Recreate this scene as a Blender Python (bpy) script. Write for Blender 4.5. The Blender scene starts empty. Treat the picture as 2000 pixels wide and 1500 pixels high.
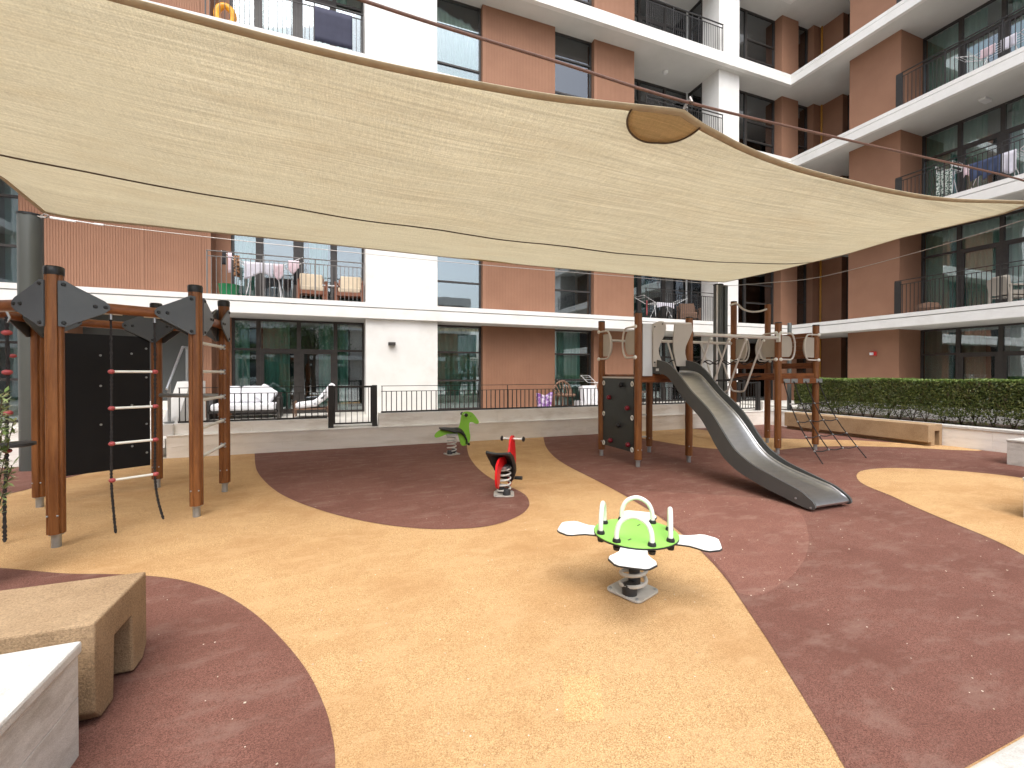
import bpy, math, random
from mathutils import Vector, Matrix
R = math.radians
rnd = random.Random(7)
SC = bpy.context.scene
COL = SC.collection

# ---------------------------------------------------------------- camera, light, exposure
cam = bpy.data.objects.new('camera', bpy.data.cameras.new('camera'))
COL.objects.link(cam); SC.camera = cam
cam.location = (0, 0, 1.5)
cam.rotation_euler = (R(90 - 0.5), 0, R(-20.896))
cam.data.sensor_fit = 'HORIZONTAL'; cam.data.sensor_width = 36
cam.data.lens = 859 / 2000 * 36
cam.data.shift_y = -13 / 2000
cam.data.clip_start = 0.05; cam.data.clip_end = 400
SUN_EL, SUN_AZ = 58, 200       # azimuth clockwise from +Y
world = bpy.data.worlds.new('World'); SC.world = world; world.use_nodes = True
wn = world.node_tree; wn.nodes.clear()
wo = wn.nodes.new('ShaderNodeOutputWorld'); wb = wn.nodes.new('ShaderNodeBackground')
sky = wn.nodes.new('ShaderNodeTexSky'); sky.sky_type = 'NISHITA'; sky.sun_disc = False
sky.sun_elevation = R(SUN_EL); sky.sun_rotation = R(SUN_AZ)
sky.air_density = 1.0; sky.dust_density = 3.5; sky.ozone_density = 1.0
hs = wn.nodes.new('ShaderNodeHueSaturation'); hs.inputs['Saturation'].default_value = 0.42
hs.inputs['Value'].default_value = 1.0
wb.inputs['Strength'].default_value = 0.15
wn.links.new(sky.outputs[0], hs.inputs['Color']); wn.links.new(hs.outputs[0], wb.inputs[0]); wn.links.new(wb.outputs[0], wo.inputs[0])
sun = bpy.data.lights.new('sun', 'SUN'); so = bpy.data.objects.new('sun', sun); COL.objects.link(so)
sun.energy = 0.8; sun.angle = R(50); sun.color = (1.0, 0.97, 0.93)
so.rotation_euler = (R(90 - SUN_EL), 0, R(180 - SUN_AZ)); so.location = (0, -10, 30)
SC.view_settings.view_transform = 'Standard'; SC.view_settings.look = 'None'
SC.view_settings.gamma = 1; SC.view_settings.use_curve_mapping = False
SC.view_settings.exposure = 1.32
SC.render.engine = 'CYCLES'
SC.cycles.max_bounces = 10; SC.cycles.diffuse_bounces = 6; SC.cycles.glossy_bounces = 5
SC.cycles.transparent_max_bounces = 16; SC.cycles.transmission_bounces = 6
SC.cycles.sample_clamp_indirect = 8
SC.cycles.caustics_reflective = False; SC.cycles.caustics_refractive = False

# ---------------------------------------------------------------- materials
MATS = {}
def _new(name):
    m = bpy.data.materials.new(name); m.use_nodes = True
    nt = m.node_tree; nt.nodes.clear()
    out = nt.nodes.new('ShaderNodeOutputMaterial'); MATS[name] = m
    return m, nt, out
def N(nt, t, **kw):
    n = nt.nodes.new(t)
    for k, v in kw.items():
        if k in n.inputs: n.inputs[k].default_value = v
        else: setattr(n, k, v)
    return n
def c4(c): return (c[0], c[1], c[2], 1)
def ramp(nt, fac, a, b, p0=0.3, p1=0.7):
    r = nt.nodes.new('ShaderNodeValToRGB')
    r.color_ramp.elements[0].position = p0; r.color_ramp.elements[0].color = c4(a)
    r.color_ramp.elements[1].position = p1; r.color_ramp.elements[1].color = c4(b)
    nt.links.new(fac, r.inputs[0]); return r.outputs[0]
def coords(nt, stretch=(1, 1, 1)):
    tc = nt.nodes.new('ShaderNodeTexCoord'); mp = nt.nodes.new('ShaderNodeMapping')
    mp.inputs['Scale'].default_value = stretch
    nt.links.new(tc.outputs['Object'], mp.inputs[0]); return mp.outputs[0]
def noise(nt, vec, scale, detail=4, rough=0.6):
    n = nt.nodes.new('ShaderNodeTexNoise'); n.inputs['Scale'].default_value = scale
    n.inputs['Detail'].default_value = detail; n.inputs['Roughness'].default_value = rough
    nt.links.new(vec, n.inputs['Vector']); return n.outputs[0]
def mix(nt, fac, a, b, mode='MIX'):
    m = nt.nodes.new('ShaderNodeMix'); m.data_type = 'RGBA'; m.blend_type = mode
    for s, v in ((0, fac), (6, a), (7, b)):
        if isinstance(v, (int, float)): m.inputs[s].default_value = v
        elif isinstance(v, tuple): m.inputs[s].default_value = c4(v)
        else: nt.links.new(v, m.inputs[s])
    return m.outputs[2]
def pm(name, a, b=None, scale=3, rough=0.6, bump=0.0, bscale=80, stretch=(1, 1, 1), metal=0, spec=0.4, dirt=None, dscale=1.2, fine=0.0, fscale=150, p=(0.3, 0.7)):
    """procedural plaster / metal / plastic / wood material: two colours mixed by noise, optional stains, fine grain, bump"""
    m, nt, out = _new(name)
    v = coords(nt, stretch)
    b = b or tuple(x * 0.86 for x in a)
    colr = ramp(nt, noise(nt, v, scale), a, b, *p)
    if dirt:
        f = ramp(nt, noise(nt, v, dscale, 6, 0.7), (0, 0, 0), (1, 1, 1), 0.5, 0.78)
        colr = mix(nt, f, colr, dirt)
    if fine:
        g = ramp(nt, noise(nt, v, fscale, 2), (1 - fine,) * 3, (1 + fine,) * 3, 0.3, 0.7)
        colr = mix(nt, 1.0, colr, g, 'MULTIPLY')
    pb = N(nt, 'ShaderNodeBsdfPrincipled', Roughness=rough, Metallic=metal)
    pb.inputs['Specular IOR Level'].default_value = spec
    nt.links.new(colr, pb.inputs['Base Color'])
    if bump:
        bn = nt.nodes.new('ShaderNodeBump'); bn.inputs['Strength'].default_value = bump; bn.inputs['Distance'].default_value = 0.01
        nt.links.new(noise(nt, v, bscale, 5), bn.inputs['Height']); nt.links.new(bn.outputs[0], pb.inputs['Normal'])
    nt.links.new(pb.outputs[0], out.inputs[0])
    return m
def rubber(name, base, lo, hi, stain, worn):
    m, nt, out = _new(name)
    v = coords(nt)
    vo = nt.nodes.new('ShaderNodeTexVoronoi'); vo.inputs['Scale'].default_value = 300
    nt.links.new(v, vo.inputs['Vector'])
    sep = nt.nodes.new('ShaderNodeSeparateColor'); nt.links.new(vo.outputs['Color'], sep.inputs[0])
    gr = ramp(nt, sep.outputs[0], lo, hi, 0.05, 0.95)
    colr = mix(nt, 0.78, base, gr)
    vs = coords(nt, (1.0, 2.2, 1)); 
    f1 = ramp(nt, noise(nt, v, 0.9, 7, 0.68), (0, 0, 0), (1, 1, 1), 0.44, 0.66)
    colr = mix(nt, mix(nt, 0.75, (0, 0, 0), f1), colr, stain)
    f2 = ramp(nt, noise(nt, vs, 2.6, 8, 0.72), (0, 0, 0), (1, 1, 1), 0.50, 0.68)
    colr = mix(nt, mix(nt, 0.75, (0, 0, 0), f2), colr, worn)
    # sparse pale grains
    v2 = nt.nodes.new('ShaderNodeTexVoronoi'); v2.inputs['Scale'].default_value = 60
    nt.links.new(v, v2.inputs['Vector'])
    s2 = nt.nodes.new('ShaderNodeSeparateColor'); nt.links.new(v2.outputs['Color'], s2.inputs[0])
    mt = nt.nodes.new('ShaderNodeMath'); mt.operation = 'GREATER_THAN'; mt.inputs[1].default_value = 0.996
    nt.links.new(s2.outputs[1], mt.inputs[0])
    ml = nt.nodes.new('ShaderNodeMath'); ml.operation = 'LESS_THAN'; ml.inputs[1].default_value = 0.25
    nt.links.new(v2.outputs['Distance'], ml.inputs[0])
    mm = nt.nodes.new('ShaderNodeMath'); mm.operation = 'MULTIPLY'
    nt.links.new(mt.outputs[0], mm.inputs[0]); nt.links.new(ml.outputs[0], mm.inputs[1])
    colr = mix(nt, mm.outputs[0], colr, (0.75, 0.66, 0.55))
    pb = N(nt, 'ShaderNodeBsdfPrincipled', Roughness=0.9); pb.inputs['Specular IOR Level'].default_value = 0.25
    nt.links.new(colr, pb.inputs['Base Color'])
    bn = nt.nodes.new('ShaderNodeBump'); bn.inputs['Strength'].default_value = 0.6; bn.inputs['Distance'].default_value = 0.004
    nt.links.new(vo.outputs['Distance'], bn.inputs['Height'])
    bn2 = nt.nodes.new('ShaderNodeBump'); bn2.inputs['Strength'].default_value = 0.35; bn2.inputs['Distance'].default_value = 0.02
    nt.links.new(noise(nt, v, 9, 4), bn2.inputs['Height']); nt.links.new(bn.outputs[0], bn2.inputs['Normal'])
    nt.links.new(bn2.outputs[0], pb.inputs['Normal'])
    nt.links.new(pb.outputs[0], out.inputs[0]); return m
def glass(name, tint=(0.62, 0.75, 0.72), refl=0.30, wav=0.12):
    m, nt, out = _new(name)
    lw = N(nt, 'ShaderNodeLayerWeight', Blend=0.35)
    mr = nt.nodes.new('ShaderNodeMapRange'); mr.inputs[3].default_value = refl; mr.inputs[4].default_value = 1.0
    nt.links.new(lw.outputs['Fresnel'], mr.inputs[0])
    g = N(nt, 'ShaderNodeBsdfGlossy', Roughness=0.015); g.inputs[0].default_value = (0.86, 0.90, 0.95, 1)
    t = N(nt, 'ShaderNodeBsdfTransparent'); t.inputs[0].default_value = c4(tint)
    bn = nt.nodes.new('ShaderNodeBump'); bn.inputs['Strength'].default_value = wav; bn.inputs['Distance'].default_value = 0.02
    nt.links.new(noise(nt, coords(nt, (1, 1, .6)), 1.6, 2), bn.inputs['Height']); nt.links.new(bn.outputs[0], g.inputs['Normal'])
    ms = nt.nodes.new('ShaderNodeMixShader')
    nt.links.new(mr.outputs[0], ms.inputs[0]); nt.links.new(t.outputs[0], ms.inputs[1]); nt.links.new(g.outputs[0], ms.inputs[2])
    nt.links.new(ms.outputs[0], out.inputs[0]); return m
def sailcloth(name, a, b, trans):
    m, nt, out = _new(name)
    v = coords(nt, (1.5, 55, 1)); w = coords(nt, (1, 1, 1)); u = coords(nt, (60, 6, 1))
    colr = ramp(nt, noise(nt, v, 1.0, 5, 0.7), a, b, 0.32, 0.68)
    colr = mix(nt, 1.0, colr, ramp(nt, noise(nt, coords(nt, (.5, 34, 1)), 1.0, 5, .7), (0.90,) * 3, (1.06,) * 3, 0.36, 0.64), 'MULTIPLY')
    colr = mix(nt, 1.0, colr, ramp(nt, noise(nt, w, 120, 2), (0.86,) * 3, (1.12,) * 3, 0.3, 0.7), 'MULTIPLY')
    colr = mix(nt, 1.0, colr, ramp(nt, noise(nt, u, 1.2, 3), (0.93,) * 3, (1.05,) * 3, 0.3, 0.7), 'MULTIPLY')
    colr = mix(nt, mix(nt, 0.16, (0, 0, 0), ramp(nt, noise(nt, coords(nt, (.5, 1.4, 1)), 1.1, 6, .65), (0, 0, 0), (1, 1, 1), 0.5, 0.75)), colr, (0.50, 0.37, 0.22))
    d = N(nt, 'ShaderNodeBsdfDiffuse'); t = N(nt, 'ShaderNodeBsdfTranslucent')
    nt.links.new(colr, d.inputs[0]); nt.links.new(colr, t.inputs[0])
    bn = nt.nodes.new('ShaderNodeBump'); bn.inputs['Strength'].default_value = 0.35; bn.inputs['Distance'].default_value = 0.004
    nt.links.new(noise(nt, coords(nt, (8, 120, 1)), 1.0, 3), bn.inputs['Height']); nt.links.new(bn.outputs[0], d.inputs['Normal'])
    ms = nt.nodes.new('ShaderNodeMixShader'); ms.inputs[0].default_value = trans
    nt.links.new(d.outputs[0], ms.inputs[1]); nt.links.new(t.outputs[0], ms.inputs[2])
    nt.links.new(ms.outputs[0], out.inputs[0]); return m
def leafmat(name, a, b, c):
    m, nt, out = _new(name)
    oi = nt.nodes.new('ShaderNodeNewGeometry')
    r = nt.nodes.new('ShaderNodeValToRGB'); e = r.color_ramp.elements
    e[0].position = 0.0; e[0].color = c4(a); e[1].position = 1.0; e[1].color = c4(c)
    x = e.new(0.55); x.color = c4(b)
    nt.links.new(oi.outputs['Random Per Island'], r.inputs[0])
    d = N(nt, 'ShaderNodeBsdfPrincipled', Roughness=0.45); d.inputs['Specular IOR Level'].default_value = 0.4
    t = N(nt, 'ShaderNodeBsdfTranslucent')
    nt.links.new(r.outputs[0], d.inputs['Base Color']); nt.links.new(r.outputs[0], t.inputs[0])
    ms = nt.nodes.new('ShaderNodeMixShader'); ms.inputs[0].default_value = 0.25
    nt.links.new(d.outputs[0], ms.inputs[1]); nt.links.new(t.outputs[0], ms.inputs[2])
    nt.links.new(ms.outputs[0], out.inputs[0]); return m

M_TAN = rubber('rubber_tan', (0.50, 0.305, 0.138), (0.27, 0.145, 0.058), (0.76, 0.51, 0.26), (0.40, 0.222, 0.092), (0.57, 0.37, 0.19))
M_TAN2 = rubber('rubber_tan_new', (0.56, 0.345, 0.15), (0.30, 0.16, 0.06), (0.82, 0.56, 0.28), (0.50, 0.30, 0.12), (0.62, 0.41, 0.20))
M_MAR = rubber('rubber_maroon', (0.170, 0.072, 0.053), (0.080, 0.032, 0.024), (0.28, 0.135, 0.102), (0.130, 0.054, 0.039), (0.235, 0.14, 0.11))
M_MAR2 = rubber('rubber_maroon_worn', (0.215, 0.094, 0.070), (0.11, 0.045, 0.034), (0.34, 0.165, 0.125), (0.17, 0.072, 0.054), (0.28, 0.165, 0.13))
M_WHITE = pm('white_render', (0.72, 0.71, 0.69), (0.65, 0.64, 0.615), 1.5, 0.85, 0.25, 90, dirt=(0.60, 0.585, 0.55), fine=.04)
M_BROWN = pm('terracotta_render', (0.290, 0.150, 0.092), (0.252, 0.128, 0.078), 1.2, 0.8, 0.2, 70, fine=.05)
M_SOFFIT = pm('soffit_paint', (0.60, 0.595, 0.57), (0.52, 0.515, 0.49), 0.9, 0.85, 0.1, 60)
M_FRAME = pm('window_aluminium', (0.045, 0.040, 0.038), (0.06, 0.054, 0.05), 8, 0.42, metal=0.3)
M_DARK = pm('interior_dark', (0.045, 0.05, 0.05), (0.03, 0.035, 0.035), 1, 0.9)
M_RECESS_SHADE = pm('recess_shade', (0.085, 0.09, 0.088), (0.07, 0.074, 0.073), 1, 0.6)  # dark grey paints in the shade inside the entrance recess
M_GLASS = glass('window_glass', (0.88, 0.95, 0.93), 0.12, 0.035)
M_GLASS2 = glass('window_glass_dark', (0.60, 0.72, 0.70), 0.18, 0.05)
M_CURT = pm('curtain_teal', (0.20, 0.44, 0.37), (0.12, 0.30, 0.25), 2, 0.9, stretch=(3, 3, .3))
M_CURTL = pm('curtain_pale', (0.34, 0.58, 0.51), (0.24, 0.45, 0.39), 2, 0.9, stretch=(3, 3, .3))
M_STONE = pm('travertine', (0.82, 0.775, 0.71), (0.75, 0.70, 0.63), 2.5, 0.7, 0.25, 60, stretch=(1, 1, 5), dirt=(0.62, 0.56, 0.48), fine=.05)
M_STONEL = pm('travertine_pale', (0.84, 0.815, 0.77), (0.78, 0.75, 0.70), 2.5, 0.65, 0.2, 60, stretch=(1, 1, 4), dirt=(0.56, 0.50, 0.43), fine=.04)
M_MARBLE = pm('pale_stone_block', (0.64, 0.63, 0.60), (0.55, 0.535, 0.50), 2.2, 0.6, 0.35, 120, stretch=(1, 1, 3), dirt=(0.36, 0.335, 0.30), dscale=3.5, fine=.14, fscale=140)
M_CONC = pm('tan_concrete', (0.40, 0.28, 0.165), (0.30, 0.20, 0.112), 3, 0.9, 0.6, 150, dirt=(0.21, 0.135, 0.072), fine=.28, fscale=150)
M_PAVE = pm('pale_paving', (0.62, 0.60, 0.55), (0.54, 0.52, 0.47), 2.0, 0.75, 0.2, 80, fine=.06)
M_SOIL = pm('soil', (0.045, 0.028, 0.018), (0.09, 0.06, 0.04), 12, 0.95, 0.9, 40)
M_WOODZ = pm('glazed_pine_upright', (0.25, 0.100, 0.031), (0.14, 0.048, 0.013), 3.0, 0.42, 0.15, 30, stretch=(9, 9, .8), dirt=(0.10, 0.030, 0.010), dscale=2.5, fine=.10, fscale=14)
M_WOODX = pm('glazed_pine_beam', (0.24, 0.085, 0.028), (0.135, 0.042, 0.012), 2.5, 0.42, 0.15, 30, stretch=(2, 2, 12), dirt=(0.10, 0.034, 0.012), dscale=2.5, fine=.10, fscale=14)
M_WOODF = pm('furniture_wood', (0.24, 0.09, 0.045), (0.17, 0.06, 0.03), 6, 0.5)
M_GALV = pm('galvanised_steel', (0.42, 0.44, 0.45), (0.33, 0.35, 0.36), 14, 0.42, metal=0.7)
M_STEEL = pm('stainless_steel', (0.50, 0.51, 0.53), (0.43, 0.44, 0.45), 6, 0.36, 0.05, 40, stretch=(1, 4, 4), metal=1.0, fine=.04)
M_COLUMN = pm('painted_steel_column', (0.10, 0.108, 0.10), (0.078, 0.085, 0.08), 2.5, 0.42, metal=0.2, stretch=(1, 1, .3))
M_RAIL = pm('dark_railing', (0.030, 0.028, 0.027), (0.04, 0.037, 0.035), 5, 0.45, metal=0.3)
M_RAILL = pm('grey_railing', (0.13, 0.12, 0.11), (0.16, 0.15, 0.14), 5, 0.45, metal=0.3)
M_PLATE = pm('grey_laminate', (0.085, 0.094, 0.10), (0.070, 0.078, 0.085), 4, 0.38, fine=.03)
M_BLACK = pm('black_laminate', (0.0055, 0.0055, 0.006), (0.008, 0.008, 0.009), 2, 0.55, spec=.25)
M_CLIMB = pm('dark_green_laminate', (0.035, 0.042, 0.042), (0.028, 0.034, 0.034), 2, 0.4)
M_CAP = pm('black_cap', (0.012, 0.012, 0.012), (0.02, 0.02, 0.02), 5, 0.4)
M_ROPE = pm('black_rope', (0.016, 0.014, 0.014), (0.03, 0.027, 0.027), 40, 0.8, 0.8, 90)
M_BALL = pm('red_plastic', (0.42, 0.085, 0.085), (0.34, 0.06, 0.065), 6, 0.45)
M_DKRED = pm('dark_red_hold', (0.20, 0.012, 0.022), (0.15, 0.01, 0.018), 6, 0.3)
M_BEIGE = pm('beige_laminate', (0.44, 0.40, 0.345), (0.39, 0.355, 0.30), 3, 0.4, fine=.05)
M_WPANEL = pm('white_laminate', (0.58, 0.60, 0.60), (0.54, 0.56, 0.56), 3, 0.35)
M_TUBE = pm('beige_tube', (0.60, 0.575, 0.53), (0.53, 0.51, 0.47), 4, 0.38)
M_SLIDE = pm('slide_side', (0.082, 0.085, 0.082), (0.066, 0.069, 0.068), 2.5, 0.38)
M_GREEN = pm('lime_laminate', (0.26, 0.58, 0.055), (0.22, 0.52, 0.045), 3, 0.35)
M_GREEN2 = pm('pale_lime_laminate', (0.30, 0.62, 0.13), (0.25, 0.55, 0.10), 3, 0.33)
M_RED = pm('red_laminate', (0.66, 0.012, 0.018), (0.58, 0.010, 0.014), 3, 0.33)
M_HPLW = pm('white_seat', (0.84, 0.85, 0.84), (0.80, 0.81, 0.80), 3, 0.35)
M_CREAM = pm('cream_tube', (0.74, 0.75, 0.70), (0.68, 0.69, 0.64), 3, 0.35)
M_SPRING = pm('pale_spring', (0.60, 0.59, 0.54), (0.48, 0.46, 0.42), 12, 0.45)
M_PLATEP = pm('pale_base_plate', (0.52, 0.50, 0.46), (0.40, 0.37, 0.32), 9, 0.55, dirt=(0.30, 0.25, 0.19))
M_RUBB = pm('black_rubber', (0.022, 0.022, 0.023), (0.04, 0.04, 0.04), 9, 0.5, 0.3, 60)
M_SEATB = pm('black_seat', (0.020, 0.022, 0.022), (0.035, 0.037, 0.036), 7, 0.33)
M_SAIL = sailcloth('shade_fabric', (0.80, 0.765, 0.645), (0.71, 0.665, 0.535), 0.62)
M_HEM = pm('hem_fabric', (0.40, 0.31, 0.19), (0.32, 0.24, 0.145), 8, 0.85, 0.3, 60)
M_SEAM = pm('seam_thread', (0.07, 0.045, 0.025), (0.10, 0.065, 0.04), 8, 0.9)
M_PATCH = sailcloth('patch_fabric', (0.72, 0.56, 0.32), (0.60, 0.46, 0.25), 0.50)
M_CABLE = pm('brown_cable', (0.16, 0.075, 0.05), (0.10, 0.05, 0.035), 30, 0.5, 0.6, 150)
M_CABLEG = pm('steel_cable', (0.40, 0.37, 0.34), (0.30, 0.28, 0.26), 30, 0.4, metal=.5)
M_HEDGE = leafmat('hedge_leaf', (0.035, 0.050, 0.011), (0.09, 0.125, 0.028), (0.21, 0.22, 0.065))
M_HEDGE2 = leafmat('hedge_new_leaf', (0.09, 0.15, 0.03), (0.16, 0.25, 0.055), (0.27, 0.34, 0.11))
M_TWIG = pm('twig', (0.10, 0.065, 0.04), (0.07, 0.045, 0.03), 10, 0.9)
M_SHRUB = leafmat('shrub_leaf', (0.14, 0.22, 0.06), (0.28, 0.37, 0.15), (0.55, 0.58, 0.40))
M_TREE = leafmat('tree_leaf', (0.03, 0.055, 0.012), (0.06, 0.10, 0.02), (0.10, 0.14, 0.035))
M_CUSH = pm('beige_cushion', (0.60, 0.50, 0.37), (0.52, 0.43, 0.31), 4, 0.9, 0.2, 30)
M_CUSHW = pm('white_cushion', (0.74, 0.74, 0.76), (0.62, 0.62, 0.66), 5, 0.9, 0.2, 30)
M_CLOTHW = pm('white_laundry', (0.72, 0.70, 0.76), (0.60, 0.58, 0.66), 5, 0.9)
M_CLOTHP = pm('pink_laundry', (0.60, 0.42, 0.46), (0.66, 0.56, 0.60), 12, 0.9)
M_CLOTHN = pm('navy_laundry', (0.035, 0.05, 0.10), (0.06, 0.08, 0.15), 5, 0.9)
M_CLOTHK = pm('black_laundry', (0.015, 0.015, 0.018), (0.025, 0.025, 0.028), 5, 0.9)
M_LEOP = pm('patterned_laundry', (0.34, 0.17, 0.08), (0.03, 0.02, 0.015), 22, 0.9, p=(.45, .55))
M_WMET = pm('white_metal', (0.72, 0.72, 0.72), (0.66, 0.66, 0.66), 5, 0.4)
M_GREENP = pm('green_plastic', (0.01, 0.20, 0.07), (0.01, 0.16, 0.055), 4, 0.4)
M_PURPLE = pm('purple_plastic', (0.20, 0.07, 0.30), (0.62, 0.55, 0.66), 9, 0.5, p=(.45, .6))
M_ORANGE = pm('orange_vinyl', (0.80, 0.26, 0.01), (0.80, 0.45, 0.03), 6, 0.35)
M_SHEET = pm('charcoal_sheet', (0.030, 0.032, 0.055), (0.04, 0.042, 0.07), 3, 0.85)
M_WICKER = pm('brown_wicker', (0.13, 0.07, 0.045), (0.20, 0.12, 0.08), 30, 0.8, 0.6, 80)
M_COPPER = pm('yellow_pipe', (0.50, 0.24, 0.035), (0.42, 0.20, 0.03), 6, 0.4)
M_ALARM = pm('red_alarm', (0.55, 0.02, 0.02), (0.48, 0.02, 0.02), 6, 0.4)
M_BARK = pm('bark', (0.12, 0.085, 0.06), (0.07, 0.05, 0.035), 12, 0.95, 0.8, 30)
M_PALEB = pm('cream_building', (0.62, 0.58, 0.52), (0.55, 0.51, 0.46), 1, 0.85)

# ---------------------------------------------------------------- mesh builder
class MB:
    def __init__(s): s.v = []; s.f = []
    def quad(s, a, b, c, d):
        n = len(s.v); s.v += [a, b, c, d]; s.f.append((n, n + 1, n + 2, n + 3)); return s
    def box(s, x0, y0, z0, x1, y1, z1):
        if x0 > x1: x0, x1 = x1, x0
        if y0 > y1: y0, y1 = y1, y0
        if z0 > z1: z0, z1 = z1, z0
        n = len(s.v)
        s.v += [(x0, y0, z0), (x1, y0, z0), (x1, y1, z0), (x0, y1, z0), (x0, y0, z1), (x1, y0, z1), (x1, y1, z1), (x0, y1, z1)]
        for q in ((0, 3, 2, 1), (4, 5, 6, 7), (0, 1, 5, 4), (1, 2, 6, 5), (2, 3, 7, 6), (3, 0, 4, 7)): s.f.append(tuple(n + i for i in q))
        return s
    def obox(s, c, size, rz=0, rx=0, ry=0):
        m = Matrix.Rotation(rz, 3, 'Z') @ Matrix.Rotation(ry, 3, 'Y') @ Matrix.Rotation(rx, 3, 'X')
        n = len(s.v); hx, hy, hz = size[0] / 2, size[1] / 2, size[2] / 2
        for p in ((-hx, -hy, -hz), (hx, -hy, -hz), (hx, hy, -hz), (-hx, hy, -hz), (-hx, -hy, hz), (hx, -hy, hz), (hx, hy, hz), (-hx, hy, hz)):
            s.v.append(tuple(m @ Vector(p) + Vector(c)))
        for q in ((0, 3, 2, 1), (4, 5, 6, 7), (0, 1, 5, 4), (1, 2, 6, 5), (2, 3, 7, 6), (3, 0, 4, 7)): s.f.append(tuple(n + i for i in q))
        return s
    def prism(s, pts, dirv):
        """pts: closed 3D polygon, extruded by dirv"""
        n = len(s.v); k = len(pts); d = Vector(dirv)
        s.v += [tuple(p) for p in pts] + [tuple(Vector(p) + d) for p in pts]
        s.f.append(tuple(range(n + k - 1, n - 1, -1))); s.f.append(tuple(range(n + k, n + 2 * k)))
        for i in range(k): j = (i + 1) % k; s.f.append((n + i, n + j, n + k + j, n + k + i))
        return s
    def tube(s, pts, r, n=8, closed=False, caps=True):
        pts = [Vector(p) for p in pts]; m = len(pts); base = len(s.v)
        up = None
        for i, p in enumerate(pts):
            if closed: t = pts[(i + 1) % m] - pts[i - 1]
            else: t = pts[min(i + 1, m - 1)] - pts[max(i - 1, 0)]
            t.normalize()
            if up is None:
                up = Vector((0, 0, 1)) if abs(t.z) < .9 else Vector((1, 0, 0))
            a = t.cross(up)
            if a.length < 1e-4: a = t.cross(Vector((0, 1, 0)))
            a.normalize(); b = a.cross(t).normalized(); up = b
            rr = r[i] if isinstance(r, (list, tuple)) else r
            for k in range(n):
                th = 2 * math.pi * k / n
                s.v.append(tuple(p + a * math.cos(th) * rr + b * math.sin(th) * rr))
        for i in range(m if closed else m - 1):
            i2 = (i + 1) % m
            for k in range(n):
                k2 = (k + 1) % n
                s.f.append((base + i * n + k, base + i * n + k2, base + i2 * n + k2, base + i2 * n + k))
        if caps and not closed:
            s.f.append(tuple(base + k for k in range(n - 1, -1, -1))); s.f.append(tuple(base + (m - 1) * n + k for k in range(n)))
        return s
    def cyl(s, p, q, r, n=12, r2=None): return s.tube([p, q], [r, r2 if r2 is not None else r], n)
    def lathe(s, prof, c, n=16, axis='z'):
        base = len(s.v)
        for (r, h) in prof:
            for k in range(n):
                th = 2 * math.pi * k / n; a, b = r * math.cos(th), r * math.sin(th)
                if axis == 'z': s.v.append((c[0] + a, c[1] + b, c[2] + h))
                elif axis == 'y': s.v.append((c[0] + a, c[1] + h, c[2] + b))
                else: s.v.append((c[0] + h, c[1] + a, c[2] + b))
        m = len(prof)
        for i in range(m - 1):
            for k in range(n):
                k2 = (k + 1) % n; s.f.append((base + i * n + k, base + i * n + k2, base + (i + 1) * n + k2, base + (i + 1) * n + k))
        s.f.append(tuple(base + k for k in range(n - 1, -1, -1))); s.f.append(tuple(base + (m - 1) * n + k for k in range(n)))
        return s
    def ball(s, c, r, n=12, sq=1.0):
        prof = [(max(r * math.sin(math.pi * i / 8), 1e-4), -r * sq * math.cos(math.pi * i / 8)) for i in range(9)]
        return s.lathe(prof, c, n)
    def grid(s, fn, nu, nv):
        b = len(s.v)
        for i in range(nu + 1):
            for j in range(nv + 1): s.v.append(tuple(fn(i / nu, j / nv)))
        for i in range(nu):
            for j in range(nv):
                a = b + i * (nv + 1) + j; s.f.append((a, a + 1, a + nv + 2, a + nv + 1))
        return s
WO = {}
def obj(name, mb, mat, parent=None, smooth=False, bevel=0, kind=None, label=None, mesh=None, solid=0, origin=None):
    if mesh is None:
        o0 = WO.get(parent.name, Vector((0, 0, 0))) if parent else (Vector(origin) if origin else Vector((0, 0, 0)))
        me = bpy.data.meshes.new(name)
        me.from_pydata([(v[0] - o0.x, v[1] - o0.y, v[2] - o0.z) for v in mb.v], [], mb.f)
        me.materials.append(mat); me.update()
        if smooth:
            me.shade_smooth(); me.set_sharp_from_angle(angle=R(38))
    else: me = mesh; o0 = Vector((0, 0, 0))
    o = bpy.data.objects.new(name, me); COL.objects.link(o)
    if parent: o.parent = parent; WO[o.name] = WO.get(parent.name, Vector((0, 0, 0)))
    else: o.location = o0; WO[o.name] = o0
    if bevel:
        b = o.modifiers.new('bevel', 'BEVEL'); b.width = bevel; b.segments = 2; b.limit_method = 'ANGLE'; b.angle_limit = R(40)
    if solid:
        b = o.modifiers.new('thickness', 'SOLIDIFY'); b.thickness = solid; b.offset = 0
    if kind: o['kind'] = kind
    if label: o['label'] = label
    return o
def thing(name, label, cat, loc, group=None):
    o = bpy.data.objects.new(name, None); COL.objects.link(o); o.location = loc; o.empty_display_size = .1
    o['label'] = label; o['category'] = cat
    if group: o['group'] = group
    WO[o.name] = Vector(loc); return o
def tag(o, label, cat, group=None):
    o['label'] = label; o['category'] = cat
    if group: o['group'] = group
    return o
def copy_tree(o, parent=None):
    c = o.copy(); COL.objects.link(c)
    if parent: c.parent = parent
    for ch in list(o.children): copy_tree(ch, c)
    return c
def lerp(a, b, t): return a + (b - a) * t
def interp(tab, x):
    if x <= tab[0][0]: return tab[0][1:]
    for a, b in zip(tab, tab[1:]):
        if x <= b[0]:
            t = (x - a[0]) / (b[0] - a[0]); return tuple(lerp(p, q, t) for p, q in zip(a[1:], b[1:]))
    return tab[-1][1:]
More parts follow.
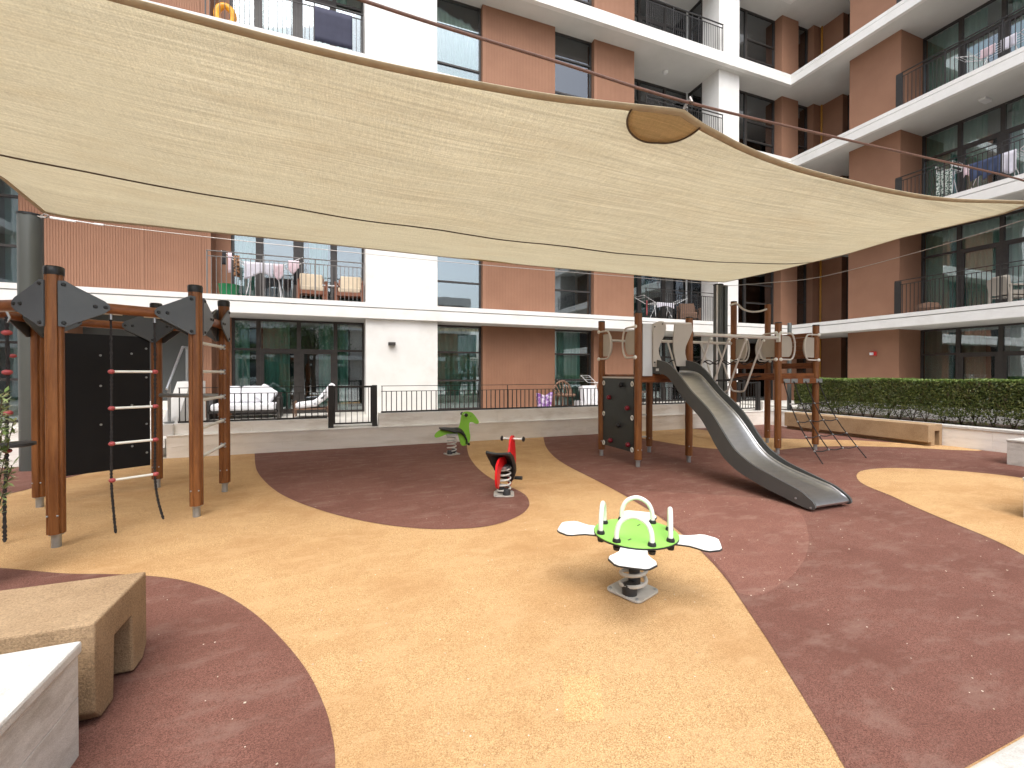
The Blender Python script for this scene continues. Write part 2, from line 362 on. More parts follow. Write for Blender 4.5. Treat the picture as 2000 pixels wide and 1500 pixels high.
def catmull(P, k=6):
    P = [Vector(p) for p in P]; out = []
    for i in range(len(P) - 1):
        p0, p1, p2, p3 = P[max(i - 1, 0)], P[i], P[i + 1], P[min(i + 2, len(P) - 1)]
        for j in range(k):
            t = j / k
            out.append(0.5 * ((2 * p1) + (p2 - p0) * t + (2 * p0 - 5 * p1 + 4 * p2 - p3) * t * t + (3 * p1 - p0 - 3 * p2 + p3) * t ** 3))
    out.append(P[-1]); return out

# ---------------------------------------------------------------- ground
obj('ground', MB().quad((-150, -150, -.004), (150, -150, -.004), (150, 150, -.004), (-150, 150, -.004)), M_PAVE, kind='structure')
obj('tan_rubber_ground', MB().quad((-14, .93, 0), (11.66, .93, 0), (11.66, 9.42, 0), (-14, 9.42, 0)), M_TAN, kind='structure')
def sheet(name, pts, z, mat, k=5, smooth_n=None):
    n = smooth_n or len(pts)
    cur = catmull([(p[0], p[1], z) for p in pts[:n]], k) + [Vector((p[0], p[1], z)) for p in pts[n:]]
    o = obj(name, MB(), mat, kind='structure')
    me = bpy.data.meshes.new(name); me.from_pydata([tuple(p) for p in cur], [], [tuple(range(len(cur)))])
    me.materials.append(mat); me.update()
    if me.polygons[0].normal.z < 0: me.flip_normals()
    o.data = me; return o
M1 = [(-1.57, 9.40), (-1.304, 7.92), (-1.06, 7.006), (-0.807, 6.278), (-0.585, 5.805), (-0.395, 5.473), (-0.117, 5.056), (0.132, 4.75), (0.365, 4.514), (0.59, 4.336), (0.814, 4.205), (1.048, 4.131), (1.245, 4.101), (1.442, 4.135), (1.647, 4.24), (1.824, 4.389), (1.981, 4.628), (2.081, 4.975), (2.065, 5.314), (1.984, 5.689), (1.952, 6.296), (2.015, 7.076), (2.176, 8.025), (2.516, 9.40)]
sheet('maroon_rubber_ground', M1, .004, M_MAR)
M2 = [(4.38, 9.40), (3.87, 8.188), (3.531, 7.126), (3.377, 6.296), (3.319, 5.564), (3.248, 4.809), (3.134, 4.044), (3.011, 3.489), (2.87, 3.064), (2.744, 2.733), (2.587, 2.408), (2.383, 2.059), (2.216, 1.78), (2.069, 1.548), (1.948, 1.359), (1.847, 1.203), (1.774, 1.099), (1.68, 0.934)]
sheet('maroon_rubber_ground', M2 + [(11.645, .934), (11.645, 9.40)], .004, M_MAR, smooth_n=len(M2))
T1 = [(7.2, 0.94), (6.0, 1.45), (5.335, 1.907), (5.414, 2.092), (5.717, 2.584), (6.002, 3.03), (6.244, 3.361), (6.441, 3.698), (6.643, 3.941), (6.957, 4.175), (7.281, 4.335), (7.523, 4.392), (7.832, 4.392), (8.139, 4.314), (8.604, 4.018), (8.941, 3.628), (9.051, 3.242), (9.0, 2.4), (8.6, 1.5), (8.2, .94)]
T1 = [(4.0, .94), (4.55, 1.30)] + [(5.0, 1.65), (5.414, 2.092), (5.717, 2.584), (6.002, 3.03), (6.244, 3.361), (6.441, 3.698), (6.643, 3.941), (6.957, 4.175), (7.281, 4.335), (7.523, 4.392), (7.832, 4.392), (8.139, 4.314), (8.604, 4.018), (8.941, 3.628), (9.051, 3.242), (8.95, 2.4), (8.6, 1.6), (8.2, .94)]
sheet('tan_rubber_patch', T1, .008, M_TAN)
T2l = [(5.95, 9.40), (6.15, 9.09), (6.38, 8.436), (6.46, 7.981), (6.62, 7.156), (6.88, 6.68), (7.192, 6.345), (7.573, 6.157), (8.065, 6.164), (8.813, 6.18), (9.613, 5.995), (10.069, 5.787), (10.55, 5.468), (10.85, 5.2), (11.1, 4.95), (11.55, 4.70)]
T2u = [(11.64, 5.3), (11.288, 5.708), (10.95, 6.074), (10.618, 6.461), (9.864, 6.871), (9.168, 7.39), (8.994, 7.631), (8.95, 8.205), (8.889, 8.853), (8.808, 9.277), (8.70, 9.40)]
sheet('tan_rubber_patch', T2l + T2u, .008, M_TAN, k=4)
M3 = [(-7, 5.9), (-5, 5.35), (-3.6, 4.98), (-3.073, 4.832), (-2.722, 4.679), (-2.48, 4.558), (-2.23, 4.415), (-1.945, 4.252), (-1.637, 4.125), (-1.376, 3.999), (-1.123, 3.833), (-0.878, 3.601), (-0.673, 3.346), (-0.477, 3.039), (-0.301, 2.701), (-0.178, 2.422), (-0.096, 2.17), (-0.053, 1.975), (-0.036, 1.79), (-0.04, 1.4), (-0.06, .94)]
sheet('maroon_rubber_ground', M3 + [(-7, .94)], .004, M_MAR, smooth_n=len(M3))
M4 = [(-14, 7.2), (-6, 6.6), (-4.4, 6.75), (-3.875, 7.398), (-3.80, 7.859), (-3.68, 8.272), (-3.60, 8.6), (-3.654, 9.40)]
sheet('maroon_rubber_ground', M4 + [(-14, 9.40)], .004, M_MAR, smooth_n=len(M4))
PW = [(3.6, 4.6), (4.722, 3.802), (4.596, 3.331), (4.084, 2.869), (3.61, 2.543), (3.153, 2.314), (2.795, 2.199), (2.60, 2.167), (2.51, 2.25), (2.61, 2.40), (2.76, 2.70), (2.90, 3.03), (3.04, 3.46), (3.165, 4.02), (3.27, 4.6)]
sheet('worn_maroon_patch', PW, .0055, M_MAR2)
sheet('tan_repair_patch', [(1.008, 1.929), (1.181, 1.879), (1.049, 1.627), (0.878, 1.672)], .0015, M_TAN2, smooth_n=1)
# paving slabs in front of the rubber (bottom right corner), each a piece
pav = obj('paving', MB().box(1.0, -2.2, -.003, 9.4, .915, .002), M_SOIL, kind='structure')
for i in range(10):
    for j in range(4):
        x0 = 1.4 + i * .8 - (j % 2) * .4; y1 = .912 - j * .6
        obj('paving_slab', MB().box(x0 + .004, y1 - .592, .0025, x0 + .796, y1, .014), M_MARBLE, pav)

# ---------------------------------------------------------------- apartment building
bld = thing('apartment_building', 'white and terracotta apartment building with balconies around the playground', 'building', (6, 13, 0))
NS = 5
def zf(k): return .42 if k == 0 else 3.35 + 3.2 * (k - 1)
def zc(k): return 2.94 + 3.2 * k
def Lpoly(d, z):   # L-shaped slab outline set back by d
    return [(-14, 12 + d, z), (16 + d, 12 + d, z), (16 + d, -9, z), (21, -9, z), (21, 17, z), (-14, 17, z)]
for k in range(NS):
    b = zc(k)
    sl = obj('floor_slab', MB().prism(Lpoly(0, b), (0, 0, .262)), M_WHITE, bld)
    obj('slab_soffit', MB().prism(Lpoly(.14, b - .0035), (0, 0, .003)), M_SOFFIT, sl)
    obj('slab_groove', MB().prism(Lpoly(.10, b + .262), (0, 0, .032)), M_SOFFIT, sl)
    obj('slab_lip', MB().prism(Lpoly(.025, b + .294), (0, 0, .116)), M_WHITE, sl)

def curtain(mb, ax, a0, a1, pl, z0, z1, amp=.035, wl=.13):
    n = max(int((a1 - a0) / .025), 4); ph = rnd.random() * 6
    def fn(u, v):
        a = lerp(a0, a1, u); o = amp * math.sin(a / wl * 6.283 + ph) + amp * .5 * math.sin(a / wl * 2.9 + ph * 2)
        z = lerp(z0, z1, v)
        return (a, pl + o, z) if ax == 'x' else (pl + o, a, z)
    mb.grid(fn, n, 1)
def window(ax, a0, a1, pl, z0, z1, cols, trans, doors=(), curt=((0, 1),), cm=None, gm=None, fw=.055, sgn=1, stile=.05):
    """ax 'x': plane y=pl facing -y; ax 'y': plane x=pl facing -x. cols: mullion positions; trans: list (per column) of transom heights"""
    mb = MB()
    def bx(u0, u1, w0, w1, d0=-.03, d1=.07):
        if ax == 'x': mb.box(u0, pl + d0, w0, u1, pl + d1, w1)
        else: mb.box(pl + d0, u0, w0, pl + d1, u1, w1)
    lim = [a0] + list(cols) + [a1]
    h = fw / 2
    bx(a0, a0 + fw, z0, z1); bx(a1 - fw, a1, z0, z1)
    bx(a0 + fw, a1 - fw, z1 - fw, z1, -.028, .068); bx(a0 + fw, a1 - fw, z0, z0 + fw, -.028, .068)
    for c in cols: bx(c - stile, c + stile, z0 + fw, z1 - fw, -.027, .067)
    cells = []
    for i in range(len(lim) - 1):
        l = lim[i] + (fw if i == 0 else stile); r = lim[i + 1] - (fw if i == len(lim) - 2 else stile)
        tz = [z0 + fw] + list(trans[i]) + [z1 - fw]
        for j, t in enumerate(trans[i]): bx(l, r, t - h, t + h, -.024, .064)
        for j in range(len(tz) - 1):
            b_ = tz[j] + (h if j else 0); t_ = tz[j + 1] - (h if j < len(tz) - 2 else 0)
            if i in doors and j == 0:   # extra door leaf frame
                e = .075
                bx(l, l + e, b_, t_, -.02, .05); bx(r - e, r, b_, t_, -.02, .05); bx(l + e, r - e, t_ - e, t_, -.019, .049); bx(l + e, r - e, b_, b_ + e, -.019, .049)
                cells.append((l + e, r - e, b_ + e, t_ - e))
            else: cells.append((l, r, b_, t_))
    w = obj('window', mb, M_FRAME, bld)
    for (l, r, b_, t_) in cells:
        g = MB()
        if ax == 'x': g.box(l - .003, pl + .012, b_ - .003, r + .003, pl + .018, t_ + .003)
        else: g.box(pl + .012, l - .003, b_ - .003, pl + .018, r + .003, t_ + .003)
        obj('pane', g, gm or M_GLASS, w)
    cb = MB()
    for (u, v) in curt: curtain(cb, ax, lerp(a0, a1, u) + .04, lerp(a0, a1, v) - .04, pl + .13, z0 + .03, z1 - .05)
    if curt: obj('curtain', cb, cm or M_CURT, w, smooth=True)
    return w
def ribbed(x0, x1, y, z0, z1, yb, trim=0.0):
    p = [(x0, y)]; x = x0 + trim
    if trim: p.append((x, y))
    while x + .05 < x1 - .01:
        p += [(x + .012, y), (x + .014, y + .009), (x + .030, y + .009), (x + .032, y)]; x += .05
    p.append((x1, y))
    pts = [(a, b, z0) for a, b in p] + [(x1, yb, z0), (x0, yb, z0)]
    mb = MB(); mb.prism(pts, (0, 0, z1 - z0)); obj('cladding_panel', mb, M_BROWN, bld)

for k in range(NS):
    f, c = zf(k), zc(k) - .0045
    W = lambda *a: obj('wall', MB().box(*a), M_WHITE, bld)
    Bn = lambda *a: obj('brown_wall', MB().box(*a), M_BROWN, bld)
    # left end
    W(-14, 12.12, f, -9.5, 12.9, c)
    window('x', -9.5, -6.55, 12.95, f, c, [-8.0], [[f + .95, c - .75]] * 2, curt=((0, .3), (.85, 1)), gm=M_GLASS2)
    if k:
        ribbed(-6.55, -4.36, 12.68, f, c, 13.4); ribbed(-4.355, -3.235, 12.68, f, c, 13.4); ribbed(-3.23, -3.03, 12.68, f, c, 13.4)
    else:
        ribbed(-6.55, -5.75, 12.68, f, c, 13.4); ribbed(-3.20, -3.03, 12.68, f, c, 13.4)
        obj('entrance_recess', MB().box(-5.75, 13.3, f, -3.2, 13.4, c), M_RECESS_SHADE, bld)
        obj('entrance_recess', MB().box(-3.26, 12.7, f, -3.203, 13.297, c), M_RECESS_SHADE, bld)
    # loggia 1
    Bn(-3.03, 13.12, f, -2.70, 13.4, c)
    tz = c - .80
    window('x', -2.70, .53, 13.2, f, c, [-2.1, -1.14, -.22], [[tz], [tz], [tz], [tz]], doors=(1, 2),
           curt=((0, .13), (.2, .42), (.62, .88)) if k != 1 else ((0, .2), (.55, .72)), gm=M_GLASS)
    W(.53, 12.12, f, 2.42, 13.4, c)
    window('x', 2.42, 3.90, 12.88, f, c, [], [[f + .87, c - .80]], curt=((0, 1),) if k != 1 else (), cm=M_CURT if k != 3 else M_CURTL, fw=.05, gm=M_GLASS if k != 1 else M_GLASS2)
    ribbed(3.90, 6.31, 12.68, f, c, 13.4, .10)
    window('x', 6.31, 7.75, 12.88, f, c, [], [[f + .87, c - .80]], curt=((.04, .8),) if k != 1 else (), cm=M_CURTL if k in (0, 3) else M_CURT, fw=.05)
    ribbed(7.75, 9.33, 12.68, f, c, 13.95, .10)
    # loggia 2
    window('x', 9.33, 12.72, 13.85, f, c, [10.4, 11.6], [[c - .8]] * 3, doors=(1,), curt=((0, .5), (.7, 1)), gm=M_GLASS2)
    obj('corner_post', MB().box(12.60, 13.77, f, 12.66, 13.815, c), M_WMET, bld)
    window('y', 13.1, 13.8, 12.74, f, c, [], [[c - .8]], curt=(), gm=M_GLASS2)
    W(12.72, 12.30, f, 13.70, 13.1, c)
    window('x', 13.70, 16.30, 12.95, f, c, [14.75], [[], [f + .95, c - 1.1]], curt=((.62, .9),), cm=M_CURTL, gm=M_GLASS2)
    Bn(16.30, 12.60, f, 17.22, 13.4, c)
    window('x', 17.22, 17.97, 12.78, f, c, [], [[f + 1.1]], curt=(), gm=M_GLASS2)
    Bn(17.97, 12.50, f, 18.42, 13.4, c)
    # right wing
    Bn(18.42, 11.65, f, 19.2, 13.4, c)
    window('y', 10.35, 11.65, 18.75, f, c, [], [[]], curt=(), gm=M_GLASS2)
    Bn(16.72, 8.81, f, 19.2, 10.35, c)
    window('y', 2.6, 8.81, 17.9, f, c, [3.6, 4.6, 5.75, 6.9, 7.86], [[c - .82]] * 6, doors=(3, 4), curt=((.75, 1), (.55, .68), (.1, .3)) if k != 1 else ((.52, 1), (.1, .3)), cm=M_CURTL if k < 2 else M_CURT, gm=M_GLASS if k else M_GLASS2)
    Bn(16.72, .6, f, 19.2, 2.6, c)
    window('y', -6, .6, 17.9, f, c, [-4, -2, -.8], [[c - .82]] * 4, curt=((0, 1),))
    W(16.3, -9, f, 19.2, -6, c)
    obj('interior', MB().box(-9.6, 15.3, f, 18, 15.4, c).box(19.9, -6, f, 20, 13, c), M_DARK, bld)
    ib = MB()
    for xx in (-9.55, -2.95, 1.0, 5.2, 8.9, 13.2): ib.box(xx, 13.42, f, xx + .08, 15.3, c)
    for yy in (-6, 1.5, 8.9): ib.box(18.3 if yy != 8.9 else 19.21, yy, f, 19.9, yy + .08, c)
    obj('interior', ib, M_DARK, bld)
    obj('pipe', MB().cyl((18.37, 12.44, f), (18.37, 12.44, c), .035), M_COPPER, bld, smooth=True)
    if k: obj('ceiling_light', MB().lathe([(.09, 0), (.09, .05), (.06, .09)][::-1] and [(.06, -.09), (.09, -.05), (.09, -.004)], (11.0, 13.1, c)), M_WMET, bld, smooth=True)
    if k: obj('ceiling_light', MB().box(16.95, 6.9, c - .07, 17.3, 7.05, c - .004), M_WMET, bld)
obj('roof', MB().prism([(a, b, c + .41) for a, b, c in Lpoly(.1, zc(NS - 1))], (0, 0, .9)), M_WHITE, bld)

def railing(ax, a0, a1, pl, z, hgt=1.0, sp=.1, mat=None, wide_end=False, name='balcony_railing'):
    mb = MB(); top = z + hgt
    def bx(u0, u1, w0, w1, t):
        if ax == 'x': mb.box(u0, pl - t, w0, u1, pl + t, w1)
        else: mb.box(pl - t, u0, w0, pl + t, u1, w1)
    bx(a0, a1, top - .018, top, .022); bx(a0, a1, top - .14, top - .122, .012)
    n = max(int(round((a1 - a0) / 1.25)), 1)
    for i in range(n + 1):
        p = lerp(a0 + .015, a1 - .015, i / n); bx(p - .014, p + .014, z, top - .018, .010)
    if wide_end: bx(a1 - .16, a1 + .002, z + .001, top - .03, .03)
    r = obj(name, mb, mat or M_RAIL, bld)
    bb = MB(); x = a0 + sp
    while x < a1 - .03:
        if ax == 'x': bb.box(x - .007, pl - .006, z, x + .007, pl + .006, top - .122)
        else: bb.box(pl - .006, x - .007, z, pl + .006, x + .007, top - .122)
        x += sp
    obj('balusters', bb, mat or M_RAIL, r, kind='stuff')
for k in range(1, NS):
    f = zf(k)
    railing('x', -2.98, .50, 12.08, f, 1.02, .1, M_RAILL if k == 1 else M_RAIL)
    railing('x', 9.36, 12.68, 12.08, f, 1.0, .085)
    railing('y', 2.7, 8.60, 16.10, f, 1.03, .1, wide_end=True)
    railing('y', -6, .5, 16.10, f, 1.03, .1)
obj('wall_light', MB().box(1.10, 12.01, 2.25, 1.28, 12.12, 2.33), M_FRAME, bld, label='small black box light on the white wall')
al = obj('fire_alarm', MB().box(16.66, 9.44, 2.10, 16.72, 9.60, 2.24), M_ALARM, bld)
obj('alarm_lens', MB().box(16.62, 9.50, 2.12, 16.66, 9.60, 2.21), M_WMET, al)

# terrace floor
obj('terrace', MB().box(-2.95, 9.68, 0, 12.9, 17, .42).box(13.5, -9, 0, 21, 13, .42).box(-14, 11.2, 0, -2.95, 17, .419), M_PAVE, kind='structure')
# ---------------------------------------------------------------- low stone wall
lw = thing('terrace_wall', 'long low travertine wall below the terrace railing', 'wall', (4, 9.5, 0))
bms = {}
def block(x0, x1, y0, y1, z0, z1, mat, parent, name='stone_block'):
    obj(name, MB().box(x0 + .0015, y0 + rnd.uniform(0, .003), z0 + .0015, x1 - .0015, y1, z1 - .0015), mat, parent)
obj('wall_core', MB().box(-2.93, 9.415, 0, 11.64, 9.68, .396), M_STONE, lw)
x = -2.93; i = 0
while x < 11.6:
    w = rnd.choice((.6, .62, .58)); block(x, min(x + w, 11.65), 9.40, 9.5, 0, .195, M_STONE, lw); x += w
x = -2.93
while x < 11.6:
    w = rnd.choice((1.2, 1.0, .9)); block(x, min(x + w, 11.65), 9.40, 9.5, .195, .385, M_STONE, lw); x += w
x = -2.93
while x < 11.6:
    w = 1.2; block(x, min(x + w, 11.65), 9.385, 9.5, .385, .405, M_STONEL, lw, 'ledge_stone'); x += w
for (a, b, zt) in ((-2.93, -.30, .60), (.66, 10.62, .672)):
    x = a
    while x < b - .01:
        w = 1.3; block(x, min(x + w, b), 9.47, 9.67, .405, zt - (.05 if False else 0), M_STONEL, lw, 'coping_stone'); x += w
obj('wall_core', MB().box(11.55, 9.47, .405, 11.66, 9.67, .672), M_STONEL, lw)
lw2 = thing('terrace_wall', 'short low stone wall behind the steel column at the left edge', 'wall', (-8, 9.5, 0))
x = -14
while x < -4.15:
    w = 1.2; block(x, min(x + w, -4.12), 9.40, 9.65, 0, .4, M_STONEL, lw2); block(x, min(x + w, -4.12), 9.43, 9.65, .4, .62, M_STONEL, lw2, 'coping_stone'); x += w
# stairs with parapet
st = thing('entrance_steps', 'pale stone steps climbing behind the climbing frame', 'steps', (-3.6, 10, 0))
for i in range(6): obj('step', MB().box(-4.1, 9.45 + i * .3, .0, -3.06, 9.75 + i * .3 + (.002), .15 + i * .155), M_STONEL, st)
pp = thing('stair_parapet', 'white sloping stair parapet rising from the terrace wall', 'parapet', (-3, 9.45, 0))
obj('parapet', MB().prism([(-3.06, 9.42, .40), (-3.06, 9.42, .60), (-3.06, 9.62, .60), (-3.06, 10.4, 1.34), (-3.06, 11.4, 1.34), (-3.06, 11.4, .40)], (.22, 0, 0)), M_WHITE, pp)
hr = thing('stair_handrail', 'stainless steel handrail on the white stair parapet', 'handrail', (-2.95, 9.6, .6))
obj('rail', MB().tube([(-2.95, 9.5, 1.22), (-2.95, 10.35, 2.02), (-2.95, 11.3, 2.02)], .022, 10), M_STEEL, hr, smooth=True)
for y, z in ((9.62, .62), (10.6, 1.34)):
    obj('post', MB().cyl((-2.95, y, z), (-2.95, y, z + .70), .026), M_GALV, hr, smooth=True)
    obj('base_plate', MB().box(-3.02, y - .07, z, -2.88, y + .07, z + .012), M_GALV, hr)

# ---------------------------------------------------------------- terrace fence, gates
def fence(x0, x1, zb, zt, label, sp=.11, mat=None):
    fe = thing('railing', label, 'railing', ((x0 + x1) / 2, 9.56, zb), 'railings on the terrace wall')
    m = mat or M_RAIL
    obj('top_rail', MB().box(x0, 9.545, zt - .012, x1, 9.575, zt), m, fe)
    obj('middle_rail', MB().box(x0, 9.552, zt - .125, x1, 9.568, zt - .112), m, fe)
    obj('bottom_rail', MB().box(x0, 9.54, zb + .004, x1, 9.58, zb + .036), m, fe)
    n = max(int((x1 - x0) / 1.35), 1)
    pmesh = MB().box(-.008, -.008, 0, .008, .008, zt - zb - .05)
    me = bpy.data.meshes.new('post'); me.from_pydata(pmesh.v, [], pmesh.f); me.materials.append(m)
    for i in range(n + 1):
        o = obj('post', None, m, fe, mesh=me); o.location = (lerp(x0 + .02, x1 - .02, i / n) - (x0 + x1) / 2, 0, .037)
    bm_ = MB().box(-.0085, -.0085, 0, .0085, .0085, zt - zb - .16)
    me = bpy.data.meshes.new('baluster'); me.from_pydata(bm_.v, [], bm_.f); me.materials.append(m)
    x = x0 + sp
    while x < x1 - .05:
        o = obj('baluster', None, m, fe, mesh=me); o.location = (x - (x0 + x1) / 2, 0, .037); x += sp
fence(-2.80, -.32, .602, 1.245, 'dark metal railing on the stone wall in front of the ground floor glazed doors')
fence(.72, 10.55, .675, 1.245, 'long dark metal railing on the stone wall from the gate to the play tower', sp=.105)
def gate(x0, x1, label):
    g = thing('gate', label, 'gate', (x0, 9.56, .42))
    for a in (x0, x1 - .10): obj('gate_post', MB().box(a, 9.52, .41, a + .10, 9.62, 1.26), M_RAIL, g)
    obj('gate_frame', MB().box(x0 + .11, 9.55, 1.21, x1 - .11, 9.58, 1.25).box(x0 + .11, 9.55, .47, x1 - .11, 9.58, .50).box(x0 + .10, 9.549, .47, x0 + .13, 9.581, 1.251).box(x1 - .13, 9.549, .47, x1 - .10, 9.581, 1.251), M_RAIL, g)
    x = x0 + .22
    while x < x1 - .15:
        obj('bar', MB().box(x - .006, 9.558, .5, x + .006, 9.572, 1.21), M_RAIL, g); x += .11
gate(-.30, .64, 'open barred metal gate in the stone wall beside the white pillar')
gate(10.62, 11.5, 'dark metal gate at the far end of the stone wall')

# ---------------------------------------------------------------- planter, hedge on the right
pl = thing('planter_wall', 'low pale stone planter wall under the clipped hedge', 'wall', (11.7, 5, 0))
y = 9.40
while y > -3:
    w = 1.2; y1 = max(y - w, -3)
    obj('stone_block', MB().box(11.65 + rnd.uniform(0, .003), y1 + .0015, 0, 11.9, y - .0015, .195), M_STONEL, pl)
    obj('stone_block', MB().box(11.65 + rnd.uniform(0, .003), y1 + .0015, .197, 11.9, y - .0015, .385), M_STONEL, pl)
    obj('coping_stone', MB().box(11.635, y1 + .0015, .387, 11.95, y - .0015, .43), M_MARBLE, pl)
    y = y1
obj('soil_bed', MB().box(11.95, -3, 0, 13.3, 9.66, .40), M_SOIL, kind='structure')
tag(obj('back_wall', MB().box(13.3, -6, 0, 13.5, 9.66, .92), M_WHITE), 'white rendered wall behind the hedge stems', 'wall')
def leaf_cards(mb, pos, size, nrm=None):
    n = Vector((rnd.gauss(0, 1), rnd.gauss(0, 1), rnd.gauss(0, 1)))
    if nrm: n += Vector(nrm) * 1.0
    n.normalize(); a = n.orthogonal().normalized(); a.rotate(Matrix.Rotation(rnd.random() * 6.28, 3, n)); b = n.cross(a)
    s = size * rnd.uniform(.7, 1.3); p = Vector(pos)
    mb.quad(tuple(p - a * s), tuple(p - b * s * .45), tuple(p + a * s), tuple(p + b * s * .45))
hg = thing('hedge', 'long clipped green hedge standing in the stone planter', 'hedge', (12.3, 4, .4))
mb = MB(); mtop = MB()
def hb(y): return .66 + .04 * math.sin(y * 2.1) + .035 * math.sin(y * 5.3 + 1)
def ht(y): return 1.375 + .010 * math.sin(y * 3.0) + .008 * math.sin(y * 9.1)
for i in range(75000):
    y = -2 + 10.85 * rnd.random() ** 1.0; side = rnd.random()
    if y < 3 and rnd.random() < .4: y = 3 + rnd.random() * 5.85
    z0, z1 = hb(y), ht(y)
    if side < .60: xx = 12.0 + abs(rnd.gauss(0, .035)) + .02 * math.sin(y * 7) * math.sin(y * 3.1); z = lerp(z0, z1, rnd.random()); nn = (-.8, 0, .5)
    elif side < .78: xx = 12.0 + .7 * rnd.random(); z = z1 - abs(rnd.gauss(0, .02)); nn = (0, 0, 1)
    elif side < .86: xx = 12.0 + .7 * rnd.random(); z = lerp(z0, z1, rnd.random()); y = 8.85 - abs(rnd.gauss(0, .03)); nn = (0, .8, .4)
    elif side < .93: xx = 12.0 + .5 * rnd.random(); z = z0 - rnd.random() ** 1.3 * .22; nn = None
    else: xx = 12.05 + .6 * rnd.random(); z = lerp(z0, z1, rnd.random()); nn = None
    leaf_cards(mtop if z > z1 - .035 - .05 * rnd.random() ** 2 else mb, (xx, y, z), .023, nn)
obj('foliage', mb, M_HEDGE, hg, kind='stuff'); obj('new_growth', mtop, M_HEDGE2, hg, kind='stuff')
mb = MB()
y = -2
while y < 8.8:
    xx = 12.3 + rnd.uniform(-.08, .08)
    for q in range(3):
        dx, dy = rnd.uniform(-.22, .18), rnd.uniform(-.2, .2)
        mb.tube([(xx, y, .39), (xx + dx * .4, y + dy * .5, .62), (xx + dx, y + dy, .95)], [.011, .008, .005], 5)
    y += rnd.uniform(.22, .34)
for i in range(1400):
    y = -2 + 10.8 * rnd.random(); z = .70 + .6 * rnd.random(); xx = 11.99 + .05 * rnd.random()
    d = Vector((rnd.uniform(-.03, .03), rnd.uniform(-.05, .05), rnd.uniform(.03, .12)))
    mb.tube([(xx, y, z), tuple(Vector((xx, y, z)) + d)], .0025, 3, caps=False)
obj('stems', mb, M_TWIG, hg)
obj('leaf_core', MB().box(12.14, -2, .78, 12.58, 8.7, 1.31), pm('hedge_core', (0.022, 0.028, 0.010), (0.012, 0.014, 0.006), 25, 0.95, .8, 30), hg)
# lamp post by the hedge
lp = thing('lamp_post', 'grey spotlight post rising behind the play tower beside the hedge', 'lamp', (12.2, 9.15, .4))
obj('pole', MB().cyl((12.2, 9.15, .4), (12.2, 9.15, 2.35), .055), M_COLUMN, lp, smooth=True)
hd = obj('lamp_head', MB().lathe([(.07, 0), (.085, .02), (.085, .18), (.055, .2), (.055, .62), (.05, .63)], (12.2, 9.15, 2.35)), M_COLUMN, lp, smooth=True)
obj('lens', MB().lathe([(.045, -.06), (.05, 0)], (12.13, 9.10, 2.42), axis='x'), M_CAP, hd)

# ---------------------------------------------------------------- sail columns
def column(x, y, h, label, r=.13):
    c = thing('steel_column', label, 'column', (x, y, 0), 'grey steel columns holding the shade sail')
    pr = [];
    for k in range(24):
        th = 2 * math.pi * k / 24; rr = r * (1 - (.06 if k % 6 == 0 else 0)); pr.append((x + rr * math.cos(th), y + rr * math.sin(th), 0))
    obj('shaft', MB().prism(pr, (0, 0, h - .03)), M_COLUMN, c, smooth=True)
    obj('cap_plate', MB().lathe([(r + .006, h - .03), (r + .006, h)], (x, y, 0), 24), M_CAP, c)
    return c
c1 = column(-4.54, 9.06, 3.97, 'grey steel column behind the climbing frame at the left edge', .145)
c2 = column(8.80, 8.50, 3.74, 'grey steel column rising behind the far play tower', .115)
obj('conduit', MB().cyl((8.66, 8.40, .3), (8.66, 8.40, 3.7), .02, 8), M_WMET, c2, smooth=True)
obj('second_pipe', MB().box(8.93, 8.42, 0, 9.03, 8.52, 3.72), M_COLUMN, c2)
c3 = column(9.15, 3.0, 4.0, 'grey steel column outside the right edge holding the sail corner')
c4_ = column(-5.0, 2.8, 4.2, 'grey steel column left of the viewer holding the near sail corner')

# ---------------------------------------------------------------- shade sail
sail = thing('shade_sail', 'large cream fabric shade sail stretched over the playground', 'shade sail', (2, 6, 3.8))
NEAR = [(-4.8, 3.05, 4.08), (-4.0, 3.22, 4.0), (-3.0, 3.36, 3.93), (-2.0, 3.44, 3.88), (-1.196, 3.448, 3.856), (-0.991, 3.45, 3.847), (-0.85, 3.45, 3.844), (-0.743, 3.449, 3.847), (-0.477, 3.444, 3.838), (-0.196, 3.436, 3.822), (0.105, 3.423, 3.807), (0.689, 3.385, 3.817), (1.231, 3.339, 3.796), (1.965, 3.262, 3.822), (2.367, 3.215, 3.850), (2.856, 3.155, 3.872), (3.122, 3.185, 3.8), (3.608, 3.259, 3.766), (4.143, 3.332, 3.753), (4.643, 3.387, 3.755), (5.395, 3.44, 3.785), (6.537, 3.433, 3.784), (7.473, 3.354, 3.791), (8.45, 3.20, 3.865), (8.95, 3.12, 3.88)]
FAR = [(-4.306, 8.9, 3.974), (-3.844, 8.75, 3.873), (-3.155, 8.6, 3.822), (-2.042, 8.5, 3.823), (-1.383, 8.5, 3.813), (0.35, 8.55, 3.803), (1.744, 8.65, 3.82), (2.771, 8.75, 3.825), (4.294, 8.6, 3.795), (5.728, 8.5, 3.779), (6.27, 8.5, 3.788), (8.287, 8.5, 3.785), (9.0, 8.499, 3.813)]
RIGHT = [(3.12, 8.95, 3.88), (3.40, 8.87, 3.80), (3.826, 8.8, 3.787), (4.574, 8.72, 3.776), (5.372, 8.72, 3.723), (6.867, 8.8, 3.736), (8.499, 9.0, 3.813)]   # y, x, z
LEFT = [(3.05, -4.8, 4.08), (4.5, -4.35, 4.10), (6.2, -4.2, 4.12), (7.976, -4.3, 4.138), (8.9, -4.306, 3.974)]
def curveN(s, t=0):
    x = lerp(-4.8, 8.95, s); y, z = smooth_tab(NEAR, x, .5 + 3 * t, (2.856,), 9 * t); return Vector((x, y, z))
